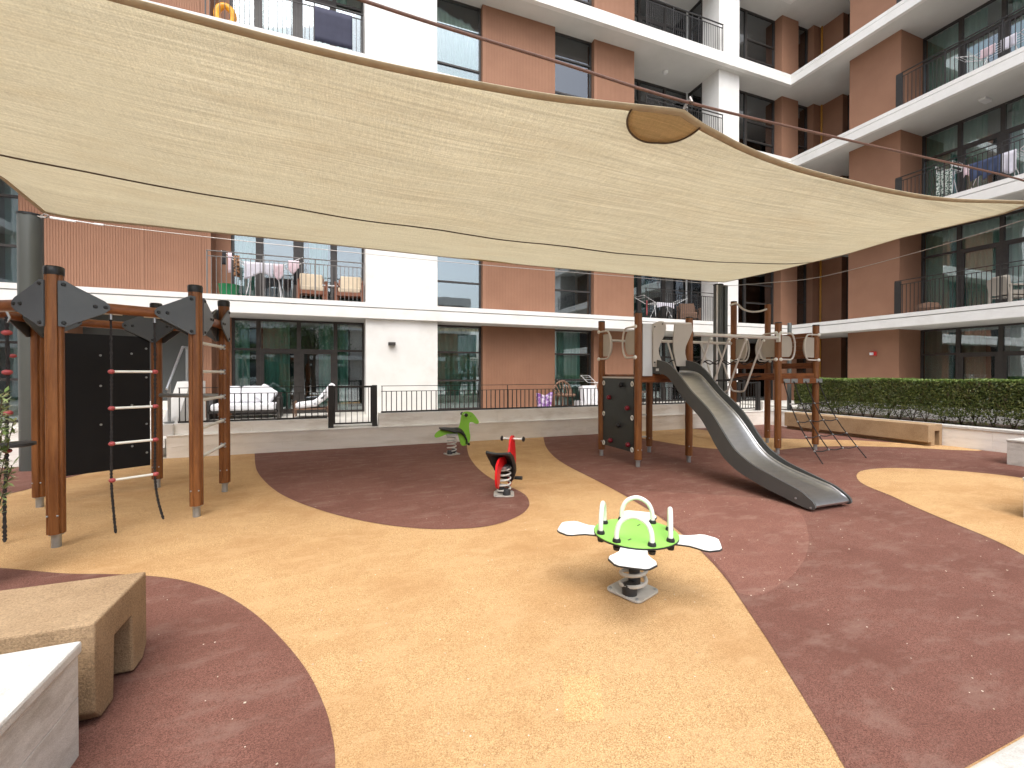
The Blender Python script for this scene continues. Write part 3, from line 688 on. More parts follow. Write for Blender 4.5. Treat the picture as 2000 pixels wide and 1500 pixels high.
def smooth_tab(tab, x, w, knots=(), slack=0):
    lo, hi = tab[0][0], tab[-1][0]; w = min([w, x - lo, hi - x] + [abs(x - k) + slack for k in knots]); acc = [0.0, 0.0]
    for q in range(-4, 5):
        v = interp(tab, x + q / 4 * max(w, 0)); acc[0] += v[0] / 9; acc[1] += v[1] / 9
    return acc
def curveF(s):
    x = lerp(-4.306, 9.0, s); y, z = smooth_tab(FAR, x, 1.5); return Vector((x, y, z))
def curveR(t):
    y = lerp(3.12, 8.499, t); x, z = interp(RIGHT, y); return Vector((x, y, z))
def curveL(t):
    y = lerp(3.05, 8.9, t); x, z = interp(LEFT, y); return Vector((x, y, z))
c00, c10, c01, c11 = curveN(0), curveN(1), curveF(0), curveF(1)
def SAIL(s, t, dz=0):
    p = (1 - t) * curveN(s, max(t, 0)) + t * curveF(s) + (1 - s) * curveL(t) + s * curveR(t) - ((1 - s) * (1 - t) * c00 + s * (1 - t) * c10 + (1 - s) * t * c01 + s * t * c11)
    bub = max(0.0, 4 * s * (1 - s)) ** .7 * 4 * t * (1 - t)
    p.z += -.22 * bub + .010 * math.sin(s * 40 + t * 6) * bub + dz
    return p
obj('fabric', MB().grid(lambda u, v: SAIL(u, v), 120, 48), M_SAIL, sail, smooth=True, solid=.004)
for nm, fn in (('near_hem', lambda u: (u, 0)), ('far_hem', lambda u: (u, 1)), ('left_hem', lambda u: (0, u)), ('right_hem', lambda u: (1, u))):
    if nm == 'near_hem': # doubled strip of webbing following the edge
        mb = MB().grid(lambda u, v: SAIL(u, v * .0125 - .001, -.006 - .010 * math.sin(v * 3.14)), 140, 3)
        obj('hem', mb, M_HEM, sail, smooth=True, solid=.004)
    else:
        w = .006 if nm != 'left_hem' else .004
        if nm == 'far_hem': mb = MB().grid(lambda u, v: SAIL(u, 1 - v * .012 + .002, -.006), 100, 1)
        elif nm == 'left_hem': mb = MB().grid(lambda u, v: SAIL(v * .006 - .001, u, -.006), 60, 1)
        else: mb = MB().grid(lambda u, v: SAIL(1 - v * .004 + .001, u, -.006), 60, 1)
        obj('hem', mb, M_HEM, sail, smooth=True, solid=.004)
mb = MB().grid(lambda u, v: SAIL(u, lerp(.635, .535, u) + v * .011, -.006), 120, 1)
obj('seam', mb, M_SEAM, sail, solid=.003)
sH = (2.856 + 4.8) / 13.75; sM = (2.771 + 4.306) / 13.306
def patch(s0, t0, sg, a, b, dz):
    return MB().grid(lambda u, v: SAIL(s0 + a * math.cos(u * math.pi) * v, max(0, min(1, t0 + sg * (b * math.sin(u * math.pi) * v)), ), dz), 28, 5)
p1 = obj('corner_patch', patch(sH - .0088, .006, 1, .027, .052, -.012), M_PATCH, sail, smooth=True, solid=.003)
obj('patch_edge', MB().tube([SAIL(sH - .0088 + .027 * math.cos(u * math.pi), .006 + .052 * math.sin(u * math.pi), -.016) for u in [i / 30 for i in range(31)]], .009, 6), M_SEAM, p1, smooth=True)
obj('corner_patch', patch(sM, .995, -1, .045, .03, -.012), M_PATCH, sail, smooth=True, solid=.003)
mb = MB().tube([(2.856, 3.155, 3.872), (2.87, 3.12, 3.93), (2.89, 3.09, 3.90), (2.90, 3.13, 3.97)], .012, 6)
obj('shackle', mb, M_CABLEG, sail, smooth=True)
# cables
def cable(pts, r, mat, label):
    tag(obj('cable', MB().tube(catmull(pts, 6), r, 8), mat, smooth=True, origin=pts[0]), label, 'cable')
cable([(-5.0, 2.93, 4.19), (-1.5, 3.12, 4.12), (.149, 3.17, 4.03), (1.6, 3.15, 3.97), (2.87, 3.12, 3.915), (5.182, 3.2, 4.05), (8.6, 3.16, 4.15), (9.15, 3.1, 4.0)], .012, M_CABLE, 'brown twisted cable crossing above the front edge of the shade sail')
cable([(-4.42, 8.98, 3.93), (-3.2, 8.98, 3.88), (-1, 8.97, 3.83), (2.289, 8.95, 3.80), (5.5, 8.8, 3.79), (8.401, 8.6, 3.76), (8.78, 8.52, 3.70)], .006, M_CABLEG, 'thin cable running below the far edge of the shade sail')
cable([(8.82, 8.42, 3.68), (8.9, 7.3, 3.55), (8.9, 6.05, 3.43), (8.9, 4.38, 3.52), (9.0, 3.214, 3.68), (9.12, 3.0, 3.76)], .006, M_CABLEG, 'thin pale cable sagging below the right edge of the shade sail')
tb = thing('turnbuckle', 'galvanised turnbuckle and shackles at the top of the left column', 'turnbuckle', (-4.3, 8.95, 3.92))
obj('shackle', MB().tube([(-4.40, 9.0, 3.93), (-4.33, 8.97, 3.97), (-4.27, 8.95, 3.95), (-4.30, 8.95, 3.91), (-4.38, 8.98, 3.91)], .011, 6, closed=True), M_CABLEG, tb, smooth=True)
obj('body', MB().tube([(-4.26, 8.96, 3.915), (-3.95, 8.96, 3.895)], .012, 6).tube([(-4.26, 8.96, 3.935), (-3.72, 8.96, 3.89)], .008, 6).cyl((-3.72, 8.96, 3.89), (-3.60, 8.96, 3.885), .016, 8), M_WMET, tb, smooth=True)

# ---------------------------------------------------------------- log posts
def logprof(x, y, r, z, notches=4, depth=.014, n=48, rot=.4):
    out = []
    for k in range(n):
        th = 2 * math.pi * k / n
        ph = ((th - rot) * notches / (2 * math.pi)) % 1.0
        d = min(ph, 1 - ph) * (2 * math.pi / notches) * r
        rr = r - (depth * max(0, 1 - d / .013))
        out.append((x + rr * math.cos(th), y + rr * math.sin(th), z))
    return out
def post(parent, x, y, top, r=.060, notches=4, cap='round', rot=.4, foot=.12):
    p = obj('post', MB().prism(logprof(x, y, r, foot, notches, rot=rot), (0, 0, top - foot - .02)), M_WOODZ, parent, smooth=True)
    obj('steel_foot', MB().cyl((x, y, .0), (x, y, foot + .02), .034, 14).lathe([(.05, foot - .012), (.05, foot - .002)], (x, y, 0)), M_GALV, p, smooth=True)
    if cap == 'round': obj('cap', MB().lathe([(r + .002, top - .075), (r + .005, top - .06), (r + .005, top - .012), (r - .004, top)], (x, y, 0), 20), M_CAP, p, smooth=True)
    else: obj('cap', MB().lathe([(r + .002, top - .022), (r - .002, top)], (x, y, 0), 20), M_CAP, p, smooth=True)
    for a in (-2.2, -1.0):
        obj('bolt', MB().ball((x + r * math.cos(a), y + r * math.sin(a), foot + .16), .009, 8), M_GALV, p, smooth=True)
    return p

# ---------------------------------------------------------------- hexagonal climbing frame (left)
cf = thing('jungle_gym', 'hexagonal wooden climbing frame with black panel, rungs and hanging ropes', 'climbing frame', (-2.33, 6.0, 0))
HP = [(-2.33, 4.95), (-1.45, 5.48), (-1.42, 6.51), (-2.30, 7.06), (-3.20, 6.50), (-3.22, 5.46)]
for i, (x, y) in enumerate(HP): post(cf, x, y, 2.42, .062, 4, rot=.9 + i * .3)
bz = 2.10
for i in range(6):
    a, b = Vector((*HP[i], bz)), Vector((*HP[(i + 1) % 6], bz)); d = (b - a).normalized()
    beam = obj('beam', MB().cyl(tuple(a + d * .07), tuple(b - d * .07), .048, 16), M_WOODX, cf, smooth=True)
    out = Vector((a.x + b.x, a.y + b.y, 0)) / 2 - Vector((-2.33, 6.0, 0)); out.normalize()
    for (c, s) in ((a, d), (b, -d)):
        for sd in (1, -1):
            o = out * (sd * .056)
            base = c + s * .016 + o
            prof = [(0, .195), (.045, .20), (.10, .165), (.30, .055), (.335, .02), (.335, -.02), (.30, -.055), (.10, -.165), (.045, -.20), (0, -.195)]
            pts = [tuple(base + s * u + Vector((0, 0, w))) for u, w in prof]
            pg = obj('corner_plate', MB().prism(pts, tuple(out * sd * .014)), M_PLATE, beam, bevel=.002)
            bl = []
            for (u, w) in ((.035, .165), (.035, -.165), (.235, 0), (.305, 0)):
                q = base + s * u + Vector((0, 0, w)) + out * sd * .014
                bl.append(MB().tube([tuple(q), tuple(q + out * sd * .013)], [.017, .011], 10))
            if sd == 1 or i in (2, 3, 4):
                for b_ in bl: obj('bolt', b_, M_CAP, beam, smooth=True)
# black climbing panel between two rear posts
a, b = Vector((*HP[4], 0)), Vector((*HP[3], 0)); d = (b - a).normalized(); nrm = Vector((d.y, -d.x, 0))
p0, p1_ = a + d * .075, b - d * .075
pan = obj('climbing_panel', MB().prism([tuple(p0 + Vector((0, 0, .31))), tuple(p1_ + Vector((0, 0, .31))), tuple(p1_ + Vector((0, 0, 1.97))), tuple(p0 + Vector((0, 0, 1.97)))], tuple(nrm * .02)), M_BLACK, cf, bevel=.003)
L = (p1_ - p0).length
for (u, w) in ((.05, .58), (.48, .88), (.80, .58), (.05, 1.12), (.48, 1.35), (.80, 1.10), (.48, 1.72), (.80, 1.75), (.96, 1.82), (.96, 1.45), (.96, .85), (.96, .48), (.05, 1.7)):
    q = p0 + d * L * u + Vector((0, 0, w)) + nrm * .02
    obj('bolt', MB().tube([tuple(q), tuple(q + nrm * .008)], [.014, .010], 8), M_GALV, pan)
# rungs between two right posts
a, b = Vector((*HP[1], 0)), Vector((*HP[2], 0)); d = (b - a).normalized()
for z in (1.83, 1.52, 1.21, .91, .60):
    rg = obj('rung', MB().cyl(tuple(a + d * .06 + Vector((0, 0, z))), tuple(b - d * .055 + Vector((0, 0, z))), .017, 10), M_CREAM, cf, smooth=True)
    q = b - d * .062 + Vector((0, 0, z)); nn = Vector((d.y, -d.x, 0))
    br = MB()
    for k in range(4):
        th = k * math.pi / 2 + .78; e = q + (nn * math.cos(th) + Vector((0, 0, 1)) * math.sin(th)) * .026
        br.tube([tuple(e + d * .006), tuple(e - d * .006)], .014, 8)
    obj('bracket', br, M_GALV, rg, smooth=True, kind='stuff')
a, b = Vector((*HP[3], 1.215)), Vector((*HP[2], 1.215)); d = (b - a).normalized()
obj('cross_bar', MB().cyl(tuple(a + d * .06), tuple(b - d * .06), .026, 12), M_GALV, cf, smooth=True)
def rope(mbx, pts, r=.013):
    """twisted rope: two strands winding round the line"""
    cur = catmull(pts, 10); tot = 0; prev = cur[0]; s1, s2 = [], []
    for p in cur:
        tot += (p - prev).length; prev = p; th = tot * 90
        o = Vector((math.cos(th), math.sin(th), 0)) * r * .45
        s1.append(p + o); s2.append(p - o)
    mbx.tube(s1, r * .62, 5); mbx.tube(s2, r * .62, 5)
def lad(x0, y0, x1, y1, zs, bottoms, hook=True):
    lo = thing('rope_ladder', 'black rope ladder with white rungs and red end balls hanging from the near beam', 'rope ladder', (x0, y0, 2.05))
    for (x, y, bt, sw) in ((x0, y0, bottoms[0], .035), (x1, y1, bottoms[1], .07)):
        mb = MB(); rope(mb, [(x, y, 2.0), (x + .002, y, 1.6), (x, y, 1.2), (x - .003, y, .8), (x - .005, y, .48), (x + sw * .3, y - .01, .25), (x + sw, y - .03, bt)])
        obj('rope', mb, M_ROPE, lo, smooth=True)
        obj('hook', MB().tube([(x - .07, y - .04, 2.055), (x + .07, y + .04, 2.055)], .012, 8).tube([(x, y, 2.05), (x, y, 2.0)], .014, 8), M_STEEL, lo, smooth=True)
    for z in zs:
        r = obj('rung', MB().cyl((x0, y0, z), (x1, y1, z), .0125, 10), M_CREAM, lo, smooth=True)
        for (x, y) in ((x0, y0), (x1, y1)): obj('ball', MB().ball((x, y, z), .027, 12, .8), M_BALL, r, smooth=True)
lad(-2.02, 5.145, -1.745, 5.315, (1.517, 1.176, .846, .505), (.02, .06))
lr = thing('climbing_rope', 'black climbing rope strung with red balls and a disc at the left edge', 'climbing rope', (-2.78, 5.2, 2.05))
mb = MB(); rope(mb, [(-2.78, 5.22, 2.0), (-2.775, 5.22, 1.5), (-2.785, 5.22, 1.1), (-2.79, 5.22, .7), (-2.80, 5.21, .4), (-2.79, 5.19, .02)], .016); obj('rope', mb, M_ROPE, lr, smooth=True)
obj('hook', MB().tube([(-2.85, 5.26, 2.055), (-2.71, 5.18, 2.055)], .012, 8).tube([(-2.78, 5.22, 2.05), (-2.76, 5.22, 1.99), (-2.78, 5.22, 1.95)], .010, 8), M_STEEL, lr, smooth=True)
for z in (1.86, 1.51, 1.15): obj('ball', MB().ball((-2.78, 5.22, z), .036, 14, .7), M_BALL, lr, smooth=True)
obj('ball', MB().ball((-2.81, 5.35, 1.66), .026, 12, .7), M_BALL, lr, smooth=True)
obj('foot_disc', MB().lathe([(.10, -.02), (.13, -.012), (.13, .012), (.10, .02)], (-2.73, 5.22, .87), 20), M_RUBB, lr, smooth=True)
obj('ball', MB().ball((-2.785, 5.22, .815), .032, 14, .7), M_BALL, lr, smooth=True)

# ---------------------------------------------------------------- play tower
pt = thing('play_tower', 'two wooden play towers joined by a hanging stirrup bridge', 'play tower', (6.5, 6.4, 0))
A = {'q1': (4.38, 6.90, 2.45), 'q2': (4.40, 5.86, 2.48), 'q3': (5.42, 6.88, 1.85), 'q4': (5.43, 5.86, 2.45), 'q5': (7.53, 6.87, 2.99), 'q6': (8.50, 6.87, 3.0), 'q7': (7.53, 5.87, 2.45), 'q8': (8.62, 5.92, 2.45)}
for k, (x, y, t) in A.items(): post(pt, x, y, t, .060, 2, cap='flat', rot=2.2)
# decks
def deck(x0, y0, x1, y1, z):
    dk = obj('deck', MB().box(x0, y0, z - .03, x1, y1, z - .001), M_TUBE, pt)
    n = 7
    for i in range(n):
        xa = lerp(x0, x1, i / n); obj('plank', MB().box(xa + .004, y0, z, xa + (x1 - x0) / n - .004, y1, z + .025), M_WOODX, dk)
    for (a, b, c, d_) in ((x0 - .0, y0 - .045, x1, y0), (x0, y1, x1, y1 + .045), (x0 - .045, y0, x0, y1), (x1, y0, x1 + .045, y1)):
        obj('edge_beam', MB().box(a, b, z - .10, c, d_, z + .03), M_WOODX, dk, bevel=.006)
deck(4.45, 5.90, 5.38, 6.85, 1.455); deck(7.60, 5.92, 8.52, 6.83, 1.475)
# climbing wall between the two left posts
cw = obj('climbing_wall', MB().box(4.37, 5.935, .22, 4.39, 6.835, 1.415), M_CLIMB, pt, bevel=.003)
obj('top_strip', MB().box(4.362, 5.93, 1.418, 4.398, 6.84, 1.445), M_TUBE, cw)
for (y, z, mt) in ((6.62, 1.08, M_DKRED), (6.08, .93, M_DKRED), (6.57, .33, M_DKRED), (6.06, .33, M_DKRED), (6.26, 1.31, M_CAP), (6.33, .62, M_CAP)):
    obj('hand_hold', MB().lathe([(.01, -.06), (.032, -.052), (.042, -.03), (.036, 0)], (4.37, y, z), 12, axis='x'), mt, cw, smooth=True)
for y in (5.965, 6.80):
    for z in (1.33, .78, .26):
        obj('clamp', MB().tube([(4.362, y + .028 * math.cos(t_ * .628), z + .036 * math.sin(t_ * .628)) for t_ in range(10)], .010, 6, closed=True), M_CREAM, cw, smooth=True)
# D-shaped handle panels
def dpanel(c, ax, sg, z0=1.76, z1=2.25, w=.33, off=0.0):
    """panel fixed to a post at c, opening along ax ('x' or 'y') in direction sg"""
    def pt_(u, z, o=0):
        return (c[0] + sg * u + 0, c[1] + o, z) if ax == 'x' else (c[0] + o, c[1] + sg * u, z)
    pr = [(.055, z1 - .05)] + [(w - .12 + .10 * math.sin(i * math.pi / 8), z1 - .05 - (z1 - z0 - .10) * (1 - math.cos(i * math.pi / 8)) / 2) for i in range(9)] + [(.055, z0 + .05)]
    dv = (0, .016, 0) if ax == 'x' else (.016, 0, 0)
    p = obj('side_panel', MB().prism([pt_(u, z, -.008) for u, z in pr], dv), M_BEIGE, pt)
    ring = [(.02, z1), (w - .14, z1)] + [(w - .12 + .12 * math.sin(i * math.pi / 10), lerp(z1, z0, (1 - math.cos(i * math.pi / 10)) / 2)) for i in range(1, 10)] + [(w - .14, z0), (.02, z0)]
    obj('handle', MB().tube(catmull([pt_(u, z, -.045) for u, z in ring], 2), .015, 8), M_TUBE, p, smooth=True)
    for zz in (z0, z1): obj('bracket', MB().ball(pt_(.0, zz, -.050), .036, 10), M_CREAM, p, smooth=True)
for (c, ax, sg) in (((4.38, 6.90), 'y', -1), ((4.40, 5.86), 'y', 1), ((7.53, 6.87), 'x', 1), ((8.50, 6.87), 'x', -1), ((7.53, 5.87), 'x', 1), ((8.62, 5.92), 'x', -1), ((7.53, 6.87), 'y', -1), ((7.53, 5.87), 'y', 1)):
    dpanel(c, ax, sg, w=.38 if ax == 'x' else .36)
# slide entrance barriers
obj('barrier_board', MB().box(4.455, 5.815, 1.46, 4.64, 5.835, 2.30), M_WPANEL, pt)
pr = [(4.63, 2.30), (4.76, 2.345), (4.83, 2.345), (4.875, 2.30), (4.885, 2.23), (4.85, 2.12), (4.77, 1.98), (4.735, 1.90), (4.75, 1.80), (4.80, 1.70), (4.79, 1.63), (4.74, 1.60), (4.63, 1.61)]
bp = obj('barrier_panel', MB().prism([(x, 5.800, z) for x, z in pr], (0, -.020, 0)), M_BEIGE, pt)
for (x, z) in ((4.81, 2.30), (4.655, 2.25), (4.655, 1.68), (4.76, 1.64)): obj('bolt', MB().tube([(x, 5.780, z), (x, 5.772, z)], .012, 8), M_CAP, bp)
pr = [(5.06, 2.30), (5.10, 2.33), (5.36, 2.35), (5.42, 2.31), (5.43, 2.22), (5.36, 2.08), (5.29, 1.95), (5.27, 1.85), (5.30, 1.75), (5.34, 1.62), (5.10, 1.62), (5.04, 1.85), (5.03, 2.05)]
obj('barrier_panel', MB().prism([(x, 5.800, z) for x, z in pr], (0, -.020, 0)), M_BEIGE, pt)
obj('top_bar', MB().cyl((4.83, 5.79, 2.315), (5.4, 5.79, 2.33), .018), M_TUBE, pt, smooth=True)
# rear ladder and back rail of first tower
for z in (1.15, .72, .30): obj('rung', MB().cyl((4.44, 6.90, z), (5.36, 6.90, z), .018), M_TUBE, pt, smooth=True)
obj('back_bar', MB().cyl((4.44, 6.86, 2.10), (5.42, 6.86, 2.10), .022), M_TUBE, pt, smooth=True)
obj('grab_bar', MB().cyl((5.42, 6.80, 2.02), (5.42, 6.40, 1.50), .018), M_TUBE, pt, smooth=True)
# bridge
br = obj('bridge_rail', MB().cyl((5.48, 5.83, 2.16), (7.50, 5.83, 2.155), .030, 14), M_TUBE, pt, smooth=True)
obj('clamp', MB().box(7.455, 5.785, 2.08, 7.485, 5.86, 2.24), M_CREAM, br, bevel=.004)
obj('bridge_rail', MB().cyl((5.0, 6.88, 2.12), (7.50, 6.88, 2.12), .028, 14), M_TUBE, pt, smooth=True)
for X_ in (5.86, 6.28, 6.68, 7.10):
    s_ = obj('stirrup', MB().tube(catmull([(X_, 5.84, 2.10), (X_, 6.0, 1.72), (X_, 6.18, 1.28), (X_, 6.23, 1.18), (X_, 6.30, 1.155), (X_, 6.44, 1.155), (X_, 6.51, 1.18), (X_, 6.56, 1.28), (X_, 6.73, 1.72), (X_, 6.88, 2.08)], 3), .0165, 8), M_TUBE, pt, smooth=True)
    for yy_ in (5.82, 6.88): obj('hanger', MB().ball((X_, yy_, 2.095), .025, 10), M_CREAM, s_, smooth=True)
for yy, za in ((6.04, 1.74), (6.70, 1.76)):
    pts = []
    xs = [5.45, 5.86, 6.28, 6.68, 7.10, 7.5]
    for a_, b_ in zip(xs, xs[1:]):
        pts += [(a_, yy, za), ((a_ + b_) / 2, yy, za - .075)]
    pts.append((7.5, yy, za))
    obj('bridge_rope', MB().tube(catmull(pts, 4), .010, 6), M_ROPE, pt, smooth=True)
nt_ = MB()
for yy in (6.25, 6.40, 6.55): nt_.tube(catmull([(5.5, yy, 1.46), (6.0, yy, 1.38), (6.5, yy + .02, 1.36), (7.0, yy, 1.38), (7.55, yy, 1.45)], 5), .010, 6)
for q in range(9):
    xx = 5.7 + q * .21; nt_.tube([(xx, 6.24, 1.38), (xx + .1, 6.56, 1.375)], .009, 6)
obj('bridge_net', nt_, M_ROPE, pt, smooth=True)
# second tower boards
for i, z in enumerate((1.80, 1.885, 1.97, 2.055, 2.14, 2.225)): obj('board', MB().box(8.595, 6.0, z, 8.622, 6.80, z + .078), M_WOODX, pt, bevel=.004)
for z in (1.60, 1.37): obj('board', MB().box(8.59, 5.98, z, 8.63, 6.81, z + .11), M_WOODX, pt, bevel=.006)
obj('board', MB().box(7.60, 6.85, 1.60, 8.44, 6.88, 1.72), M_WOODX, pt, bevel=.006)
obj('net_beam', MB().box(7.59, 5.83, 1.31, 8.56, 5.88, 1.41), M_WOODX, pt, bevel=.006)
for x in (7.62, 7.82, 8.14, 8.5): obj('net_plate', MB().box(x, 5.822, 1.325, x + .17, 5.83, 1.40), M_GALV, pt, bevel=.003)
obj('top_rope', MB().tube(catmull([(7.40, 6.84, 2.90), (7.53, 6.80, 2.93), (7.75, 6.84, 2.84), (8.0, 6.86, 2.80), (8.25, 6.86, 2.82), (8.46, 6.86, 2.88)], 5), .020, 8), M_TUBE, pt, smooth=True)
# climbing net
tops = [(7.62, 5.82, 1.35), (7.88, 5.82, 1.35), (8.2, 5.82, 1.35), (8.55, 5.82, 1.35)]
bots = [(7.369, 4.93, 0), (7.78, 4.96, 0), (8.2, 4.99, 0), (8.632, 5.02, 0)]
nm = MB(); cl = MB()
def np_(i, t):
    a, b = tops[i], bots[i]; return (lerp(a[0], b[0], t), lerp(a[1], b[1], t) + .10 * math.sin(t * math.pi) , lerp(a[2], b[2], t))
for i in range(4):
    e = 1.0 if i in (0, 3) else .86
    nm.tube([np_(i, t * e / 8) for t in range(9)], .0105, 6)
for t, sg in ((.30, .0), (.52, .02), (.70, .02), (.86, .015)):
    pts = []
    for i in range(3):
        p, q = Vector(np_(i, t)), Vector(np_(i + 1, t)); pts += [p, (p + q) / 2 + Vector((0, -.01, -sg))]
    pts.append(Vector(np_(3, t))); nm.tube(catmull(pts, 4), .0095, 6)
    for i in range(4): cl.ball(np_(i, t), .017, 8)
nt2 = obj('climbing_net', nm, M_ROPE, pt, smooth=True); obj('knots', cl, M_GALV, nt2, smooth=True)

# ---------------------------------------------------------------- slide
sd = thing('slide', 'stainless steel playground slide with dark grey sides', 'slide', (5.0, 3.4, 0))
RIM = [(5.92, 1.735), (5.72, 1.71), (5.53, 1.66), (5.357, 1.551), (5.205, 1.409), (5.034, 1.25), (4.857, 1.12), (4.702, 1.0), (4.581, .875), (4.464, .735), (4.363, .615), (4.242, .50), (4.058, .40), (3.906, .345), (3.605, .262), (3.40, .205), (3.26, .125)]
LOW = [(5.92, 1.50), (5.72, 1.50), (5.56, 1.46), (5.42, 1.36), (5.268, 1.205), (5.109, 1.065), (4.973, .965), (4.841, .855), (4.701, .69), (4.566, .51), (4.411, .36), (4.217, .25), (4.0, .18), (3.801, .125), (3.6, .085), (3.42, .045), (3.30, .03)]
for x0 in (4.70, 5.285):
    rm = catmull([(x0, y, z) for y, z in RIM], 4); lo = catmull([(x0, y, z) for y, z in LOW], 4)
    nose = [(x0, 3.232, .095), (x0, 3.225, .06), (x0, 3.25, .032)]
    obj('side_rail', MB().prism([tuple(p) for p in rm] + nose + [tuple(p) for p in reversed(lo)], (.025, 0, 0)), M_SLIDE, sd, smooth=True)
BED = [(y, z - (.17 if y > 5.5 else .155 if y > 4.3 else .12 if y > 3.9 else .07)) for y, z in RIM]
BED = [(5.92, 1.50), (5.72, 1.50), (5.53, 1.47), (5.40, 1.40), (5.25, 1.27), (5.10, 1.14), (4.93, 1.01), (4.77, .885), (4.63, .745), (4.50, .60), (4.37, .46), (4.22, .355), (4.03, .28), (3.85, .235), (3.6, .185), (3.40, .145), (3.30, .115), (3.25, .085), (3.245, .06), (3.27, .045), (3.32, .05)]
bd = catmull([(0, y, z) for y, z in BED], 4)
sec = [(4.727, .05), (4.735, .02), (4.77, .002), (5.0, 0), (5.24, .002), (5.275, .02), (5.283, .05)]
def bedf(u, v):
    i = min(int(u * (len(bd) - 1) + .5), len(bd) - 1); p = bd[i]; x, dz = interp([(q / 6, *sec[q]) for q in range(7)], v)
    fl = 1 if p.y > 3.45 else max(0, (p.y - 3.25) / .2)
    return (x, p.y, p.z + dz * fl)
obj('slide_bed', MB().grid(bedf, len(bd) - 1, 12), M_STEEL, sd, smooth=True, solid=.003)
for x in (4.80, 5.22): obj('foot', MB().cyl((x, 3.36, 0), (x, 3.36, .08), .024), M_GALV, sd, smooth=True)
obj('bolt', MB().box(4.690, 5.73, 1.54, 4.70, 5.79, 1.58), M_WPANEL, sd)
for (y, z) in ((3.44, .11), (3.27, .05)): obj('bolt', MB().tube([(4.70, y, z), (4.692, y, z)], .012, 8), M_GALV, sd)

# ---------------------------------------------------------------- spring toys
def base_plate(parent, x, y, rot, r=.13):
    pts = []; c = .045
    for k in range(4):
        for j in range(5):
            a = k * math.pi / 2 + j * math.pi / 8
            ux, uy = ((1, 1), (-1, 1), (-1, -1), (1, -1))[k]
            px, py = ux * (r - c) + c * math.cos(a), uy * (r - c) + c * math.sin(a)
            pts.append((x + px * math.cos(rot) - py * math.sin(rot), y + px * math.sin(rot) + py * math.cos(rot), .006))
    p = obj('base_plate', MB().prism(pts, (0, 0, .014)), M_PLATEP, parent, bevel=.003)
    for k in range(4):
        th = k * math.pi / 2 + rot + .785; obj('bolt', MB().lathe([(.013, .018), (.011, .027)], (x + r * 1.12 * math.cos(th), y + r * 1.12 * math.sin(th), 0), 8), M_GALV, p)
    return p
def spring(parent, x, y, z0, z1, r, w, turns, lean=(0, 0)):
    pts = []; n = int(turns * 18)
    for i in range(n + 1):
        t = i / n; th = t * turns * 2 * math.pi
        pts.append((x + r * math.cos(th) + lean[0] * t, y + r * math.sin(th) + lean[1] * t, lerp(z0, z1, t)))
    return obj('spring', MB().tube(pts, w, 7), M_SPRING, parent, smooth=True)
s1 = thing('spring_seesaw', 'four seat spring rocker with green disc, white seats and cream handles', 'spring rocker', (1.80, 2.42, 0))
cx, cy = 1.80, 2.42
base_plate(s1, 1.85, 2.52, .35, .135)
spring(s1, 1.84, 2.50, .03, .40, .085, .0125, 4.6, (-.03, -.05))
obj('rubber_block', MB().lathe([(.05, .018), (.052, .06), (.043, .085), (.03, .09)], (1.79, 2.47, 0), 14), M_RUBB, s1, smooth=True)
obj('rubber_block', MB().lathe([(.042, .018), (.042, .10), (.038, .105), (.038, .15), (.028, .155)], (1.88, 2.54, 0), 14), M_RUBB, s1, smooth=True)
obj('hub', MB().lathe([(.06, .37), (.10, .39), (.10, .425)], (cx, cy, 0), 18), M_GALV, s1, smooth=True)
dirs = [(-.755, .655), (.655, -.0), (-.655, -.755), (.7, .7)]
angs = [math.radians(d_) for d_ in (141, 231, 321, 51)]
for ia, th in enumerate(angs):
    ca, sa = math.cos(th), math.sin(th)
    pr = [(.10, -.085), (.27, -.080), (.32, -.082), (.365, -.105), (.40, -.128), (.435, -.132), (.495, -.095), (.51, -.07), (.512, 0), (.51, .07), (.495, .095), (.435, .132), (.40, .128), (.365, .105), (.32, .082), (.27, .080), (.10, .085)]
    zt = .437
    def W_(u, v, z): return (cx + ca * u - sa * v, cy + sa * u + ca * v, z)
    se = obj('seat', MB().prism([W_(u, v, zt - .014) for u, v in pr], (0, 0, .014)), M_HPLW, s1, bevel=.002)
    obj('seat_edge', MB().prism([W_(.10 + (u - .10) * 1.008, v * 1.03, zt - .0155) for u, v in pr], (0, 0, .009)), M_CAP, se)
    hd_ = [W_(.215, -.105, zt + .012), W_(.215, -.102, zt + .09), W_(.215, -.07, zt + .155), W_(.215, 0, zt + .185), W_(.215, .07, zt + .155), W_(.215, .102, zt + .09), W_(.215, .105, zt + .012)]
    hh = obj('handle', MB().tube(catmull(hd_, 5), .0155, 10), M_CREAM, s1, smooth=True)
    for sg in (-1, 1):
        q = W_(.215, sg * .105, zt + .015); obj('collar', MB().lathe([(.026, 0), (.026, .010), (.02, .022)], q, 14), M_CAP, hh, smooth=True)
        q = W_(.215, sg * .105, zt - .035); obj('nut', MB().lathe([(.02, 0), (.024, .02)], q, 10), M_CAP, hh, smooth=True)
circ = [(cx + .27 * math.cos(t_ / 40 * 2 * math.pi), cy + .27 * math.sin(t_ / 40 * 2 * math.pi), .438) for t_ in range(40)]
dsc = obj('disc', MB().prism(circ, (0, 0, .014)), M_GREEN2, s1)
obj('disc_edge', MB().prism([(cx + (a - cx) * 1.008, cy + (b - cy) * 1.008, .437) for a, b, _ in circ], (0, 0, .010)), M_CAP, dsc)
for (u, v) in ((.10, .10), (-.12, -.10)): obj('slot', MB().obox((cx + u, cy + v, .4525), (.034, .008, .002), .4), M_CAP, dsc)

